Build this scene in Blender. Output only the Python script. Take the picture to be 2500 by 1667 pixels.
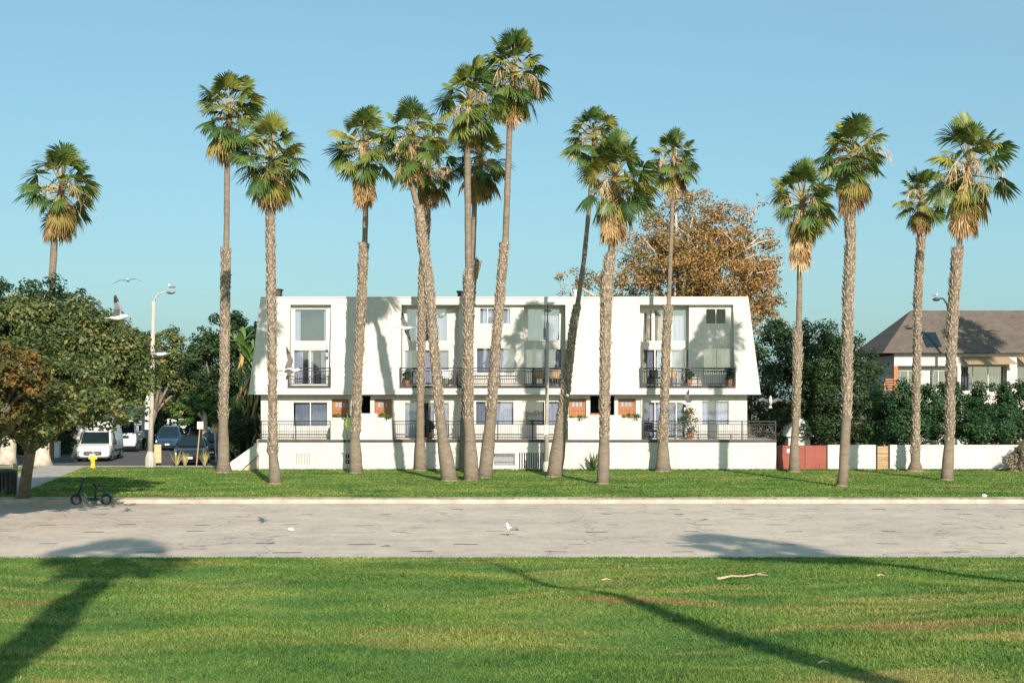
import bpy, math, random
import numpy as np
from math import sin, cos, pi, radians, sqrt, atan2
from mathutils import Vector, Matrix

for o in list(bpy.data.objects):
    bpy.data.objects.remove(o)
sc = bpy.context.scene
COL = sc.collection

# ------------------------------------------------------------------ camera, sky, sun, exposure
F, HC, HY = 3472.2, 3.9, 970.0          # focal length in photo pixels, eye height, horizon row
cam = bpy.data.cameras.new('camera')
cam.lens, cam.sensor_width, cam.shift_y = 50.0, 36.0, (HY - 833.5) / 2500.0
cam.clip_start, cam.clip_end = 0.1, 4000
co = bpy.data.objects.new('camera', cam)
COL.objects.link(co)
co.location, co.rotation_euler = (0, 0, HC), (radians(90), 0, 0)
sc.camera = co

SUN_EL, SUN_SLOPE = radians(26.0), -0.25   # shadows run away from the camera and a little to the left
wd = bpy.data.worlds.new('World')
sc.world = wd
wd.use_nodes = True
nt = wd.node_tree
sky = nt.nodes.new('ShaderNodeTexSky')
sky.sky_type, sky.sun_disc = 'NISHITA', False
sky.sun_elevation, sky.sun_rotation = SUN_EL, radians(180 - math.degrees(math.atan(-SUN_SLOPE)))
sky.altitude, sky.air_density, sky.dust_density, sky.ozone_density = 0, 1.0, 1.7, 3.0
bg = nt.nodes['Background']
bg.inputs['Strength'].default_value = 0.094
hs = nt.nodes.new('ShaderNodeMix')          # a film stock's even cyan cast over the whole sky
hs.data_type, hs.blend_type = 'RGBA', 'MULTIPLY'
hs.inputs[0].default_value = 1.0
hs.inputs[7].default_value = (0.93, 1.14, 1.08, 1)
nt.links.new(sky.outputs[0], hs.inputs[6])
tcw = nt.nodes.new('ShaderNodeTexCoord')        # faint streaks of high cloud all round the sky
mpw = nt.nodes.new('ShaderNodeMapping')
mpw.inputs['Scale'].default_value = (1.2, 1.2, 5.0)
mpw.inputs['Rotation'].default_value = (0.12, 0.2, 0.3)
nzw = nt.nodes.new('ShaderNodeTexNoise')
nzw.inputs['Scale'].default_value, nzw.inputs['Detail'].default_value, nzw.inputs['Roughness'].default_value = 2.6, 7, 0.62
rpw = nt.nodes.new('ShaderNodeValToRGB')
rpw.color_ramp.elements[0].position, rpw.color_ramp.elements[1].position = 0.45, 0.8
rpw.color_ramp.elements[0].color, rpw.color_ramp.elements[1].color = (0.34, 0.34, 0.34, 1), (0.52, 0.52, 0.52, 1)
mxw = nt.nodes.new('ShaderNodeMix')
mxw.data_type = 'RGBA'
mxw.inputs[7].default_value = (3.05, 5.45, 6.15, 1)
nt.links.new(tcw.outputs['Generated'], mpw.inputs[0])
nt.links.new(mpw.outputs[0], nzw.inputs['Vector'])
nt.links.new(nzw.outputs[0], rpw.inputs[0])
nt.links.new(rpw.outputs[0], mxw.inputs[0])
nt.links.new(hs.outputs[2], mxw.inputs[6])
nt.links.new(mxw.outputs[2], bg.inputs['Color'])

sl = bpy.data.lights.new('sun', 'SUN')
sl.energy, sl.angle, sl.color = 5.0, radians(0.53), (1.0, 0.885, 0.77)
so = bpy.data.objects.new('sun', sl)
COL.objects.link(so)
sdir = Vector((SUN_SLOPE, 1, 0)).normalized() * cos(SUN_EL) + Vector((0, 0, -sin(SUN_EL)))
so.rotation_euler = sdir.to_track_quat('-Z', 'Y').to_euler()
so.location = (0, -30, 40)
vs = sc.view_settings
vs.view_transform, vs.look, vs.exposure, vs.gamma = 'Standard', 'None', 0.4, 1.0

# ------------------------------------------------------------------ helpers
RND = random.Random(11)
ORG = {}


def at(px, py, D):
    return Vector(((px - 1250) * D / F, D, HC - (py - HY) * D / F))


def bx(px, D):
    return (px - 1250) * D / F


def bz(py, D):
    return HC - (py - HY) * D / F


def gD(py, z=0.15):
    return F * (HC - z) / (py - HY)


def thing(name, label, cat, loc=(0, 0, 0), group=None, rz=0.0):
    o = bpy.data.objects.new(name, None)
    o.empty_display_size = 0.2
    COL.objects.link(o)
    o.location = loc
    o.rotation_euler = (0, 0, rz)
    o['label'], o['category'] = label, cat
    if group:
        o['group'] = group
    ORG[o.name] = Vector(loc)
    return o


def tag(o, label, cat, group=None):
    o['label'], o['category'] = label, cat
    if group:
        o['group'] = group
    return o


class MB:
    """collects faces; build() links them as one mesh object"""

    def __init__(s):
        s.v, s.f = [], []

    def add(s, vs, fs):
        n = len(s.v)
        s.v += [tuple(p) for p in vs]
        s.f += [tuple(i + n for i in f) for f in fs]
        return s

    def box(s, x0, x1, y0, y1, z0, z1):
        return s.add([(x0, y0, z0), (x1, y0, z0), (x1, y1, z0), (x0, y1, z0), (x0, y0, z1), (x1, y0, z1), (x1, y1, z1), (x0, y1, z1)],
                     [(3, 2, 1, 0), (4, 5, 6, 7), (0, 1, 5, 4), (1, 2, 6, 5), (2, 3, 7, 6), (3, 0, 4, 7)])

    def quad(s, a, b, c, d):
        return s.add([a, b, c, d], [(0, 1, 2, 3)])

    def hexa(s, p):   # eight corners, bottom ring then top ring
        return s.add(p, [(3, 2, 1, 0), (4, 5, 6, 7), (0, 1, 5, 4), (1, 2, 6, 5), (2, 3, 7, 6), (3, 0, 4, 7)])

    def prism(s, poly, axis, a0, a1):
        """poly in the two other axes, extruded along axis from a0 to a1"""
        n = len(poly)
        mk = {'x': lambda p, a: (a, p[0], p[1]), 'y': lambda p, a: (p[0], a, p[1]), 'z': lambda p, a: (p[0], p[1], a)}[axis]
        return s.add([mk(p, a0) for p in poly] + [mk(p, a1) for p in poly],
                     [tuple(range(n))[::-1], tuple(range(n, 2 * n))] + [(i, (i + 1) % n, n + (i + 1) % n, n + i) for i in range(n)])

    def tube(s, pts, rad, n=8, cap=True, sq=1.0):
        pts = [Vector(p) for p in pts]
        if not hasattr(rad, '__len__'):
            rad = [rad] * len(pts)
        rings = []
        up0 = None
        for i, p in enumerate(pts):
            t = (pts[min(i + 1, len(pts) - 1)] - pts[max(i - 1, 0)]).normalized()
            if up0 is None:
                up0 = Vector((0, 0, 1)) if abs(t.z) < 0.9 else Vector((0, 1, 0))
            a = (up0 - t * up0.dot(t)).normalized()
            up0 = a
            b = t.cross(a)
            rings += [p + (a * cos(2 * pi * k / n) + b * sin(2 * pi * k / n) * sq) * rad[i] for k in range(n)]
        fs = []
        for i in range(len(pts) - 1):
            fs += [(i * n + k, i * n + (k + 1) % n, (i + 1) * n + (k + 1) % n, (i + 1) * n + k) for k in range(n)]
        if cap:
            fs += [tuple(range(n))[::-1], tuple(range((len(pts) - 1) * n, len(pts) * n))]
        return s.add(rings, fs)

    def lathe(s, prof, c=(0, 0, 0), n=16):
        vs = [(c[0] + r * cos(2 * pi * k / n), c[1] + r * sin(2 * pi * k / n), c[2] + z) for r, z in prof for k in range(n)]
        fs = [(i * n + k, i * n + (k + 1) % n, (i + 1) * n + (k + 1) % n, (i + 1) * n + k) for i in range(len(prof) - 1) for k in range(n)]
        fs += [tuple(range(n))[::-1], tuple(range((len(prof) - 1) * n, len(prof) * n))]
        return s.add(vs, fs)

    def wheel(s, c, r, w, n=18, axis='x', inner=0.0):
        vs, fs = [], []
        prof = [(r * .9, -w / 2), (r, -w * .32), (r, w * .32), (r * .9, w / 2)]
        if inner:
            prof = prof + [(inner, w / 2), (inner, -w / 2)]
        m = len(prof)
        for k in range(n):
            a = 2 * pi * k / n
            for rr, q in prof:
                d = (q, rr * cos(a), rr * sin(a)) if axis == 'x' else (rr * cos(a), q, rr * sin(a))
                vs.append((c[0] + d[0], c[1] + d[1], c[2] + d[2]))
        for k in range(n):
            k2 = (k + 1) % n
            for j in range(m if inner else m - 1):
                j2 = (j + 1) % m
                fs.append((k * m + j, k2 * m + j, k2 * m + j2, k * m + j2))
        if not inner:
            fs += [tuple(k * m for k in range(n))[::-1], tuple(k * m + m - 1 for k in range(n))]
        return s.add(vs, fs)

    def ell(s, c, r, nu=10, nv=7):
        vs = [(c[0], c[1], c[2] - r[2])]
        for j in range(1, nv):
            t = -pi / 2 + pi * j / nv
            vs += [(c[0] + r[0] * cos(t) * cos(2 * pi * k / nu), c[1] + r[1] * cos(t) * sin(2 * pi * k / nu), c[2] + r[2] * sin(t)) for k in range(nu)]
        vs.append((c[0], c[1], c[2] + r[2]))
        fs = [(0, 1 + (k + 1) % nu, 1 + k) for k in range(nu)]
        for j in range(nv - 2):
            fs += [(1 + j * nu + k, 1 + j * nu + (k + 1) % nu, 1 + (j + 1) * nu + (k + 1) % nu, 1 + (j + 1) * nu + k) for k in range(nu)]
        L = len(vs) - 1
        fs += [(L, L - nu + k, L - nu + (k + 1) % nu) for k in range(nu)]
        return s.add(vs, fs)

    def mesh(s, name, mat, smooth=False, off=(0, 0, 0)):
        me = bpy.data.meshes.new(name)
        me.from_pydata([(p[0] - off[0], p[1] - off[1], p[2] - off[2]) for p in s.v], [], s.f)
        me.materials.append(mat)
        if smooth:
            me.polygons.foreach_set('use_smooth', [True] * len(me.polygons))
        me.update()
        return me

    def build(s, name, mat, parent=None, smooth=False, local=False):
        """world coordinates unless local; a child's mesh is stored about its thing's origin"""
        off = (0, 0, 0)
        if parent is not None and not local:
            off = ORG[parent.name]
        o = bpy.data.objects.new(name, s.mesh(name, mat, smooth, off))
        COL.objects.link(o)
        if parent is not None:
            o.parent = parent
            ORG[o.name] = ORG.get(parent.name, Vector())
        return o


def solo(mb, name, mat, label, cat, origin, group=None, smooth=False):
    """a thing that is one mesh, its origin at its base"""
    o = bpy.data.objects.new(name, mb.mesh(name, mat, smooth, origin))
    COL.objects.link(o)
    o.location = origin
    return tag(o, label, cat, group)


def struct(mb, name, mat, smooth=False):
    o = mb.build(name, mat, smooth=smooth)
    o['kind'] = 'structure'
    return o


def np_mesh(name, V, n_per, mat, parent=None, tint=None, off=(0, 0, 0)):
    """many separate small faces of n_per corners each"""
    V = np.asarray(V, dtype=np.float32).reshape(-1, 3) - np.array(off, dtype=np.float32)
    nv = len(V)
    nf = nv // n_per
    me = bpy.data.meshes.new(name)
    me.vertices.add(nv)
    me.vertices.foreach_set('co', V.ravel())
    me.loops.add(nv)
    me.loops.foreach_set('vertex_index', np.arange(nv, dtype=np.int32))
    me.polygons.add(nf)
    me.polygons.foreach_set('loop_start', np.arange(0, nv, n_per, dtype=np.int32))
    me.polygons.foreach_set('loop_total', np.full(nf, n_per, dtype=np.int32))
    if tint is not None:
        a = me.attributes.new('tint', 'FLOAT', 'FACE')
        a.data.foreach_set('value', np.asarray(tint, dtype=np.float32))
    me.materials.append(mat)
    me.update()
    me.validate()
    o = bpy.data.objects.new(name, me)
    COL.objects.link(o)
    if parent is not None:
        o.parent = parent
    return o


# ------------------------------------------------------------------ materials
def mat(name, c, c2=None, scale=4.0, rough=0.8, bump=0.0, bscale=30.0, spec=0.3, metal=0.0, detail=4.0, stretch=(1, 1, 1), coat=0.0, rnd=0.0, coords='Object'):
    m = bpy.data.materials.new(name)
    m.use_nodes = True
    t = m.node_tree
    b = t.nodes['Principled BSDF']
    b.inputs['Roughness'].default_value = rough
    b.inputs['Specular IOR Level'].default_value = spec
    b.inputs['Metallic'].default_value = metal
    b.inputs['Coat Weight'].default_value = coat
    tc = t.nodes.new('ShaderNodeTexCoord')
    mp = t.nodes.new('ShaderNodeMapping')
    mp.inputs['Scale'].default_value = stretch
    t.links.new(tc.outputs[coords], mp.inputs[0])
    col = None
    if c2 is None:
        c2 = tuple(x * 0.86 for x in c)
    n = t.nodes.new('ShaderNodeTexNoise')
    n.inputs['Scale'].default_value = scale
    n.inputs['Detail'].default_value = detail
    t.links.new(mp.outputs[0], n.inputs['Vector'])
    r = t.nodes.new('ShaderNodeValToRGB')
    r.color_ramp.elements[0].position, r.color_ramp.elements[1].position = 0.32, 0.68
    r.color_ramp.elements[0].color = (*c, 1)
    r.color_ramp.elements[1].color = (*c2, 1)
    t.links.new(n.outputs[0], r.inputs[0])
    col = r.outputs[0]
    if rnd:
        oi = t.nodes.new('ShaderNodeObjectInfo')
        mr = t.nodes.new('ShaderNodeMapRange')
        mr.inputs[3].default_value, mr.inputs[4].default_value = 1 - rnd, 1 + rnd
        t.links.new(oi.outputs['Random'], mr.inputs[0])
        hv = t.nodes.new('ShaderNodeHueSaturation')
        t.links.new(mr.outputs[0], hv.inputs['Value'])
        t.links.new(col, hv.inputs['Color'])
        col = hv.outputs[0]
    t.links.new(col, b.inputs['Base Color'])
    if bump:
        n2 = t.nodes.new('ShaderNodeTexNoise')
        n2.inputs['Scale'].default_value = bscale
        n2.inputs['Detail'].default_value = 5
        t.links.new(mp.outputs[0], n2.inputs['Vector'])
        bp = t.nodes.new('ShaderNodeBump')
        bp.inputs['Strength'].default_value = bump
        bp.inputs['Distance'].default_value = 0.03
        t.links.new(n2.outputs[0], bp.inputs['Height'])
        t.links.new(bp.outputs[0], b.inputs['Normal'])
    return m


def leaf_mat(name, stops, trans=0.3, rnd=0.0, use_tint=True, rough=0.55):
    """foliage: colour picked along a ramp by each leaf's own tint (or each frond's random value)"""
    m = bpy.data.materials.new(name)
    m.use_nodes = True
    t = m.node_tree
    b = t.nodes['Principled BSDF']
    b.inputs['Roughness'].default_value = rough
    b.inputs['Specular IOR Level'].default_value = 0.35
    if use_tint:
        a = t.nodes.new('ShaderNodeAttribute')
        a.attribute_name = 'tint'
        fac = a.outputs['Fac']
    else:
        oi = t.nodes.new('ShaderNodeObjectInfo')
        fac = oi.outputs['Random']
    r = t.nodes.new('ShaderNodeValToRGB')
    els = r.color_ramp.elements
    while len(els) < len(stops):
        els.new(0.5)
    for e, (p, c) in zip(els, stops):
        e.position, e.color = p, (*c, 1)
    t.links.new(fac, r.inputs[0])
    col = r.outputs[0]
    if not use_tint:          # fronds: fine streaks along the leaf
        tc = t.nodes.new('ShaderNodeTexCoord')
        n = t.nodes.new('ShaderNodeTexNoise')
        n.inputs['Scale'].default_value = 9
        n.inputs['Detail'].default_value = 3
        t.links.new(tc.outputs['Object'], n.inputs['Vector'])
        mr = t.nodes.new('ShaderNodeMapRange')
        mr.inputs[1].default_value, mr.inputs[2].default_value = 0.3, 0.7
        mr.inputs[3].default_value, mr.inputs[4].default_value = 0.6, 1.3
        t.links.new(n.outputs[0], mr.inputs[0])
        hv = t.nodes.new('ShaderNodeHueSaturation')
        t.links.new(mr.outputs[0], hv.inputs['Value'])
        t.links.new(col, hv.inputs['Color'])
        col = hv.outputs[0]
    t.links.new(col, b.inputs['Base Color'])
    tr = t.nodes.new('ShaderNodeBsdfTranslucent')
    t.links.new(col, tr.inputs['Color'])
    mx = t.nodes.new('ShaderNodeMixShader')
    mx.inputs[0].default_value = trans
    t.links.new(b.outputs[0], mx.inputs[1])
    t.links.new(tr.outputs[0], mx.inputs[2])
    t.links.new(mx.outputs[0], t.nodes['Material Output'].inputs['Surface'])
    return m


def lawn_mat(name, blades):
    """mown grass: green with yellowed streaks and worn patches, by place"""
    m = bpy.data.materials.new(name)
    m.use_nodes = True
    t = m.node_tree
    b = t.nodes['Principled BSDF']
    b.inputs['Roughness'].default_value = 0.7
    b.inputs['Specular IOR Level'].default_value = 0.2
    g = t.nodes.new('ShaderNodeNewGeometry')

    def noise(scale, stretch, detail=4, off=0.0):
        mp = t.nodes.new('ShaderNodeMapping')
        mp.inputs['Scale'].default_value = stretch
        mp.inputs['Location'].default_value = (off, off * 0.7, 0)
        t.links.new(g.outputs['Position'], mp.inputs[0])
        n = t.nodes.new('ShaderNodeTexNoise')
        n.inputs['Scale'].default_value = scale
        n.inputs['Detail'].default_value = detail
        t.links.new(mp.outputs[0], n.inputs['Vector'])
        return n.outputs[0]

    def ramp(src, stops):
        r = t.nodes.new('ShaderNodeValToRGB')
        els = r.color_ramp.elements
        while len(els) < len(stops):
            els.new(0.5)
        for e, (p, c) in zip(els, stops):
            e.position, e.color = p, (*c, 1)
        t.links.new(src, r.inputs[0])
        return r.outputs[0]

    def mix(fac, a, bb, mode='MIX'):
        x = t.nodes.new('ShaderNodeMix')
        x.data_type, x.blend_type = 'RGBA', mode
        if isinstance(fac, float):
            x.inputs[0].default_value = fac
        else:
            t.links.new(fac, x.inputs[0])
        for k, s in ((6, a), (7, bb)):
            if isinstance(s, tuple):
                x.inputs[k].default_value = (*s, 1)
            else:
                t.links.new(s, x.inputs[k])
        return x.outputs[2]

    base = ramp(noise(0.55, (0.6, 1, 1), 6), [(0.3, (0.066, 0.155, 0.034)), (0.5, (0.125, 0.220, 0.046)), (0.72, (0.235, 0.290, 0.066))])
    fine = ramp(noise(14, (1, 1, 1), 3, 3.0), [(0.3, (0.7, 0.7, 0.7)), (0.7, (1.25, 1.25, 1.2))])
    c = mix(1.0, base, fine, 'MULTIPLY')
    streak = ramp(noise(1.5, (0.22, 1.6, 1), 7, 11.0), [(0.52, (0, 0, 0)), (0.63, (1, 1, 1))])
    gate = ramp(noise(0.16, (0.6, 1, 1), 3, 5.0), [(0.44, (0, 0, 0)), (0.58, (1, 1, 1))])
    f1 = mix(1.0, streak, gate, 'MULTIPLY')
    sep = t.nodes.new('ShaderNodeSeparateColor')
    t.links.new(f1, sep.inputs[0])
    mm = t.nodes.new('ShaderNodeMath')
    mm.operation = 'MULTIPLY'
    mm.inputs[1].default_value = 0.58
    t.links.new(sep.outputs[0], mm.inputs[0])
    c = mix(mm.outputs[0], c, (0.46, 0.335, 0.125))
    vd = t.nodes.new('ShaderNodeVectorMath')
    vd.operation = 'MULTIPLY_ADD'
    vd.inputs[1].default_value, vd.inputs[2].default_value = (0.36, 0.75, 0), (-0.36 * 2.1, -0.75 * 21.8, 0)
    t.links.new(g.outputs['Position'], vd.inputs[0])
    vl = t.nodes.new('ShaderNodeVectorMath')
    vl.operation = 'LENGTH'
    t.links.new(vd.outputs[0], vl.inputs[0])
    sb = t.nodes.new('ShaderNodeMath')
    sb.operation = 'SUBTRACT'
    t.links.new(noise(1.6, (.7, 1.3, 1), 5, 2.0), sb.inputs[0])
    t.links.new(vl.outputs['Value'], sb.inputs[1])
    patch = ramp(sb.outputs[0], [(0.0, (0, 0, 0)), (0.28, (1, 1, 1))])
    worn = ramp(noise(0.33, (0.55, 1.3, 1), 6, 21.0), [(0.62, (0, 0, 0)), (0.76, (1, 1, 1))])
    sep2 = t.nodes.new('ShaderNodeSeparateColor')
    t.links.new(mix(1.0, worn, patch, 'ADD'), sep2.inputs[0])
    m3 = t.nodes.new('ShaderNodeMath')
    m3.operation = 'MULTIPLY'
    m3.inputs[1].default_value = 0.85
    t.links.new(sep2.outputs[0], m3.inputs[0])
    c = mix(m3.outputs[0], c, (0.33, 0.20, 0.085))
    if blades:
        mr = t.nodes.new('ShaderNodeMapRange')
        mr.inputs[3].default_value, mr.inputs[4].default_value = 0.5, 1.45
        t.links.new(g.outputs['Random Per Island'], mr.inputs[0])
        hv = t.nodes.new('ShaderNodeHueSaturation')
        t.links.new(mr.outputs[0], hv.inputs['Value'])
        t.links.new(c, hv.inputs['Color'])
        c = hv.outputs[0]
        tr = t.nodes.new('ShaderNodeBsdfTranslucent')
        t.links.new(c, tr.inputs['Color'])
        mx = t.nodes.new('ShaderNodeMixShader')
        mx.inputs[0].default_value = 0.35
        t.links.new(b.outputs[0], mx.inputs[1])
        t.links.new(tr.outputs[0], mx.inputs[2])
        t.links.new(mx.outputs[0], t.nodes['Material Output'].inputs['Surface'])
    t.links.new(c, b.inputs['Base Color'])
    return m


def asphalt_mat(name, c, c2, crack):
    m = mat(name, c, c2, 0.35, 0.92, 0.35, 40, spec=0.15, detail=8, stretch=(0.6, 1, 1))
    t = m.node_tree
    b = t.nodes['Principled BSDF']
    src = b.inputs['Base Color'].links[0].from_socket
    tc = t.nodes.new('ShaderNodeTexCoord')
    nz = t.nodes.new('ShaderNodeTexNoise')
    nz.inputs['Scale'].default_value = 0.9
    nz.inputs['Detail'].default_value = 4
    t.links.new(tc.outputs['Object'], nz.inputs['Vector'])
    ad = t.nodes.new('ShaderNodeMix')
    ad.data_type, ad.blend_type = 'RGBA', 'LINEAR_LIGHT'
    ad.inputs[0].default_value = 0.9
    t.links.new(tc.outputs['Object'], ad.inputs[6])
    t.links.new(nz.outputs[1], ad.inputs[7])
    vo = t.nodes.new('ShaderNodeTexVoronoi')
    vo.feature = 'DISTANCE_TO_EDGE'
    vo.inputs['Scale'].default_value = 0.17
    t.links.new(ad.outputs[2], vo.inputs['Vector'])
    r = t.nodes.new('ShaderNodeValToRGB')
    r.color_ramp.elements[0].position, r.color_ramp.elements[1].position = 0.0, 0.008
    r.color_ramp.elements[0].color = (crack, crack, crack, 1)
    r.color_ramp.elements[1].color = (1, 1, 1, 1)
    t.links.new(vo.outputs[0], r.inputs[0])
    n3 = t.nodes.new('ShaderNodeTexNoise')
    n3.inputs['Scale'].default_value = 22
    n3.inputs['Detail'].default_value = 6
    t.links.new(tc.outputs['Object'], n3.inputs['Vector'])
    r3 = t.nodes.new('ShaderNodeValToRGB')
    r3.color_ramp.elements[0].position, r3.color_ramp.elements[1].position = 0.3, 0.7
    r3.color_ramp.elements[0].color = (0.78, 0.78, 0.78, 1)
    r3.color_ramp.elements[1].color = (1.18, 1.17, 1.15, 1)
    t.links.new(n3.outputs[0], r3.inputs[0])
    vo2 = t.nodes.new('ShaderNodeTexVoronoi')
    vo2.feature = 'DISTANCE_TO_EDGE'
    vo2.inputs['Scale'].default_value = 0.62
    t.links.new(ad.outputs[2], vo2.inputs['Vector'])
    r2 = t.nodes.new('ShaderNodeValToRGB')
    r2.color_ramp.elements[0].position, r2.color_ramp.elements[1].position = 0.0, 0.02
    r2.color_ramp.elements[0].color = ((crack + 1) / 2,) * 3 + (1,)
    r2.color_ramp.elements[1].color = (1, 1, 1, 1)
    t.links.new(vo2.outputs[0], r2.inputs[0])
    n4 = t.nodes.new('ShaderNodeTexNoise')
    n4.inputs['Scale'].default_value, n4.inputs['Detail'].default_value, n4.inputs['Roughness'].default_value = 1.3, 8, 0.7
    t.links.new(tc.outputs['Object'], n4.inputs['Vector'])
    r4 = t.nodes.new('ShaderNodeValToRGB')
    r4.color_ramp.elements[0].position, r4.color_ramp.elements[1].position = 0.36, 0.62
    r4.color_ramp.elements[0].color = (0.85, 0.845, 0.84, 1)
    r4.color_ramp.elements[1].color = (1.08, 1.06, 1.03, 1)
    t.links.new(n4.outputs[0], r4.inputs[0])
    last = src
    for s in (r.outputs[0], r2.outputs[0], r3.outputs[0], r4.outputs[0]):
        x = t.nodes.new('ShaderNodeMix')
        x.data_type, x.blend_type = 'RGBA', 'MULTIPLY'
        x.inputs[0].default_value = 1.0
        t.links.new(last, x.inputs[6])
        t.links.new(s, x.inputs[7])
        last = x.outputs[2]
    t.links.new(last, b.inputs['Base Color'])
    return m


def shingle_mat(name, c, c2, w, h, mortar, bump=0.4, base=None):
    """courses too small to pick apart at this distance: fine relief only"""
    m = bpy.data.materials.new(name)
    m.use_nodes = True
    t = m.node_tree
    b = t.nodes['Principled BSDF']
    b.inputs['Roughness'].default_value = 0.85
    b.inputs['Specular IOR Level'].default_value = 0.2
    tc = t.nodes.new('ShaderNodeTexCoord')
    sx = t.nodes.new('ShaderNodeSeparateXYZ')
    t.links.new(tc.outputs['Object'], sx.inputs[0])
    cx = t.nodes.new('ShaderNodeCombineXYZ')
    t.links.new(sx.outputs[0], cx.inputs[0])
    t.links.new(sx.outputs[2], cx.inputs[1])
    br = t.nodes.new('ShaderNodeTexBrick')
    br.inputs['Scale'].default_value = 1.0
    br.inputs['Brick Width'].default_value, br.inputs['Row Height'].default_value = w, h
    br.inputs['Mortar Size'].default_value = mortar
    br.inputs['Color1'].default_value, br.inputs['Color2'].default_value = (*c, 1), (*c2, 1)
    br.inputs['Mortar'].default_value = (*[x * 0.86 for x in c], 1)
    t.links.new(cx.outputs[0], br.inputs['Vector'])
    n = t.nodes.new('ShaderNodeTexNoise')
    n.inputs['Scale'].default_value = 0.8
    n.inputs['Detail'].default_value = 7
    t.links.new(tc.outputs['Object'], n.inputs['Vector'])
    r = t.nodes.new('ShaderNodeValToRGB')
    r.color_ramp.elements[0].position, r.color_ramp.elements[1].position = 0.3, 0.7
    r.color_ramp.elements[0].color = (0.9, 0.9, 0.88, 1)
    r.color_ramp.elements[1].color = (1.05, 1.05, 1.05, 1)
    t.links.new(n.outputs[0], r.inputs[0])
    x = t.nodes.new('ShaderNodeMix')
    x.data_type, x.blend_type = 'RGBA', 'MULTIPLY'
    x.inputs[0].default_value = 1.0
    t.links.new(br.outputs[0], x.inputs[6])
    t.links.new(r.outputs[0], x.inputs[7])
    t.links.new(x.outputs[2], b.inputs['Base Color'])
    bp = t.nodes.new('ShaderNodeBump')
    bp.inputs['Strength'].default_value = bump
    bp.inputs['Distance'].default_value = 0.015
    bp.invert = True
    t.links.new(br.outputs[1], bp.inputs['Height'])
    t.links.new(bp.outputs[0], b.inputs['Normal'])
    return m


def glass_mat(name, tint, refl):
    m = bpy.data.materials.new(name)
    m.use_nodes = True
    t = m.node_tree
    t.nodes.remove(t.nodes['Principled BSDF'])
    tr = t.nodes.new('ShaderNodeBsdfTransparent')
    tr.inputs[0].default_value = (*tint, 1)
    gl = t.nodes.new('ShaderNodeBsdfGlossy')
    gl.inputs['Roughness'].default_value = 0.02
    gl.inputs[0].default_value = (0.80, 0.87, 0.95, 1)
    tc = t.nodes.new('ShaderNodeTexCoord')
    n = t.nodes.new('ShaderNodeTexNoise')
    n.inputs['Scale'].default_value = 0.8
    t.links.new(tc.outputs['Object'], n.inputs['Vector'])
    bp = t.nodes.new('ShaderNodeBump')
    bp.inputs['Strength'].default_value = 0.15
    bp.inputs['Distance'].default_value = 0.02
    t.links.new(n.outputs[0], bp.inputs['Height'])
    t.links.new(bp.outputs[0], gl.inputs['Normal'])
    mx = t.nodes.new('ShaderNodeMixShader')
    mx.inputs[0].default_value = refl
    t.links.new(tr.outputs[0], mx.inputs[1])
    t.links.new(gl.outputs[0], mx.inputs[2])
    t.links.new(mx.outputs[0], t.nodes['Material Output'].inputs['Surface'])
    return m


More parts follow.
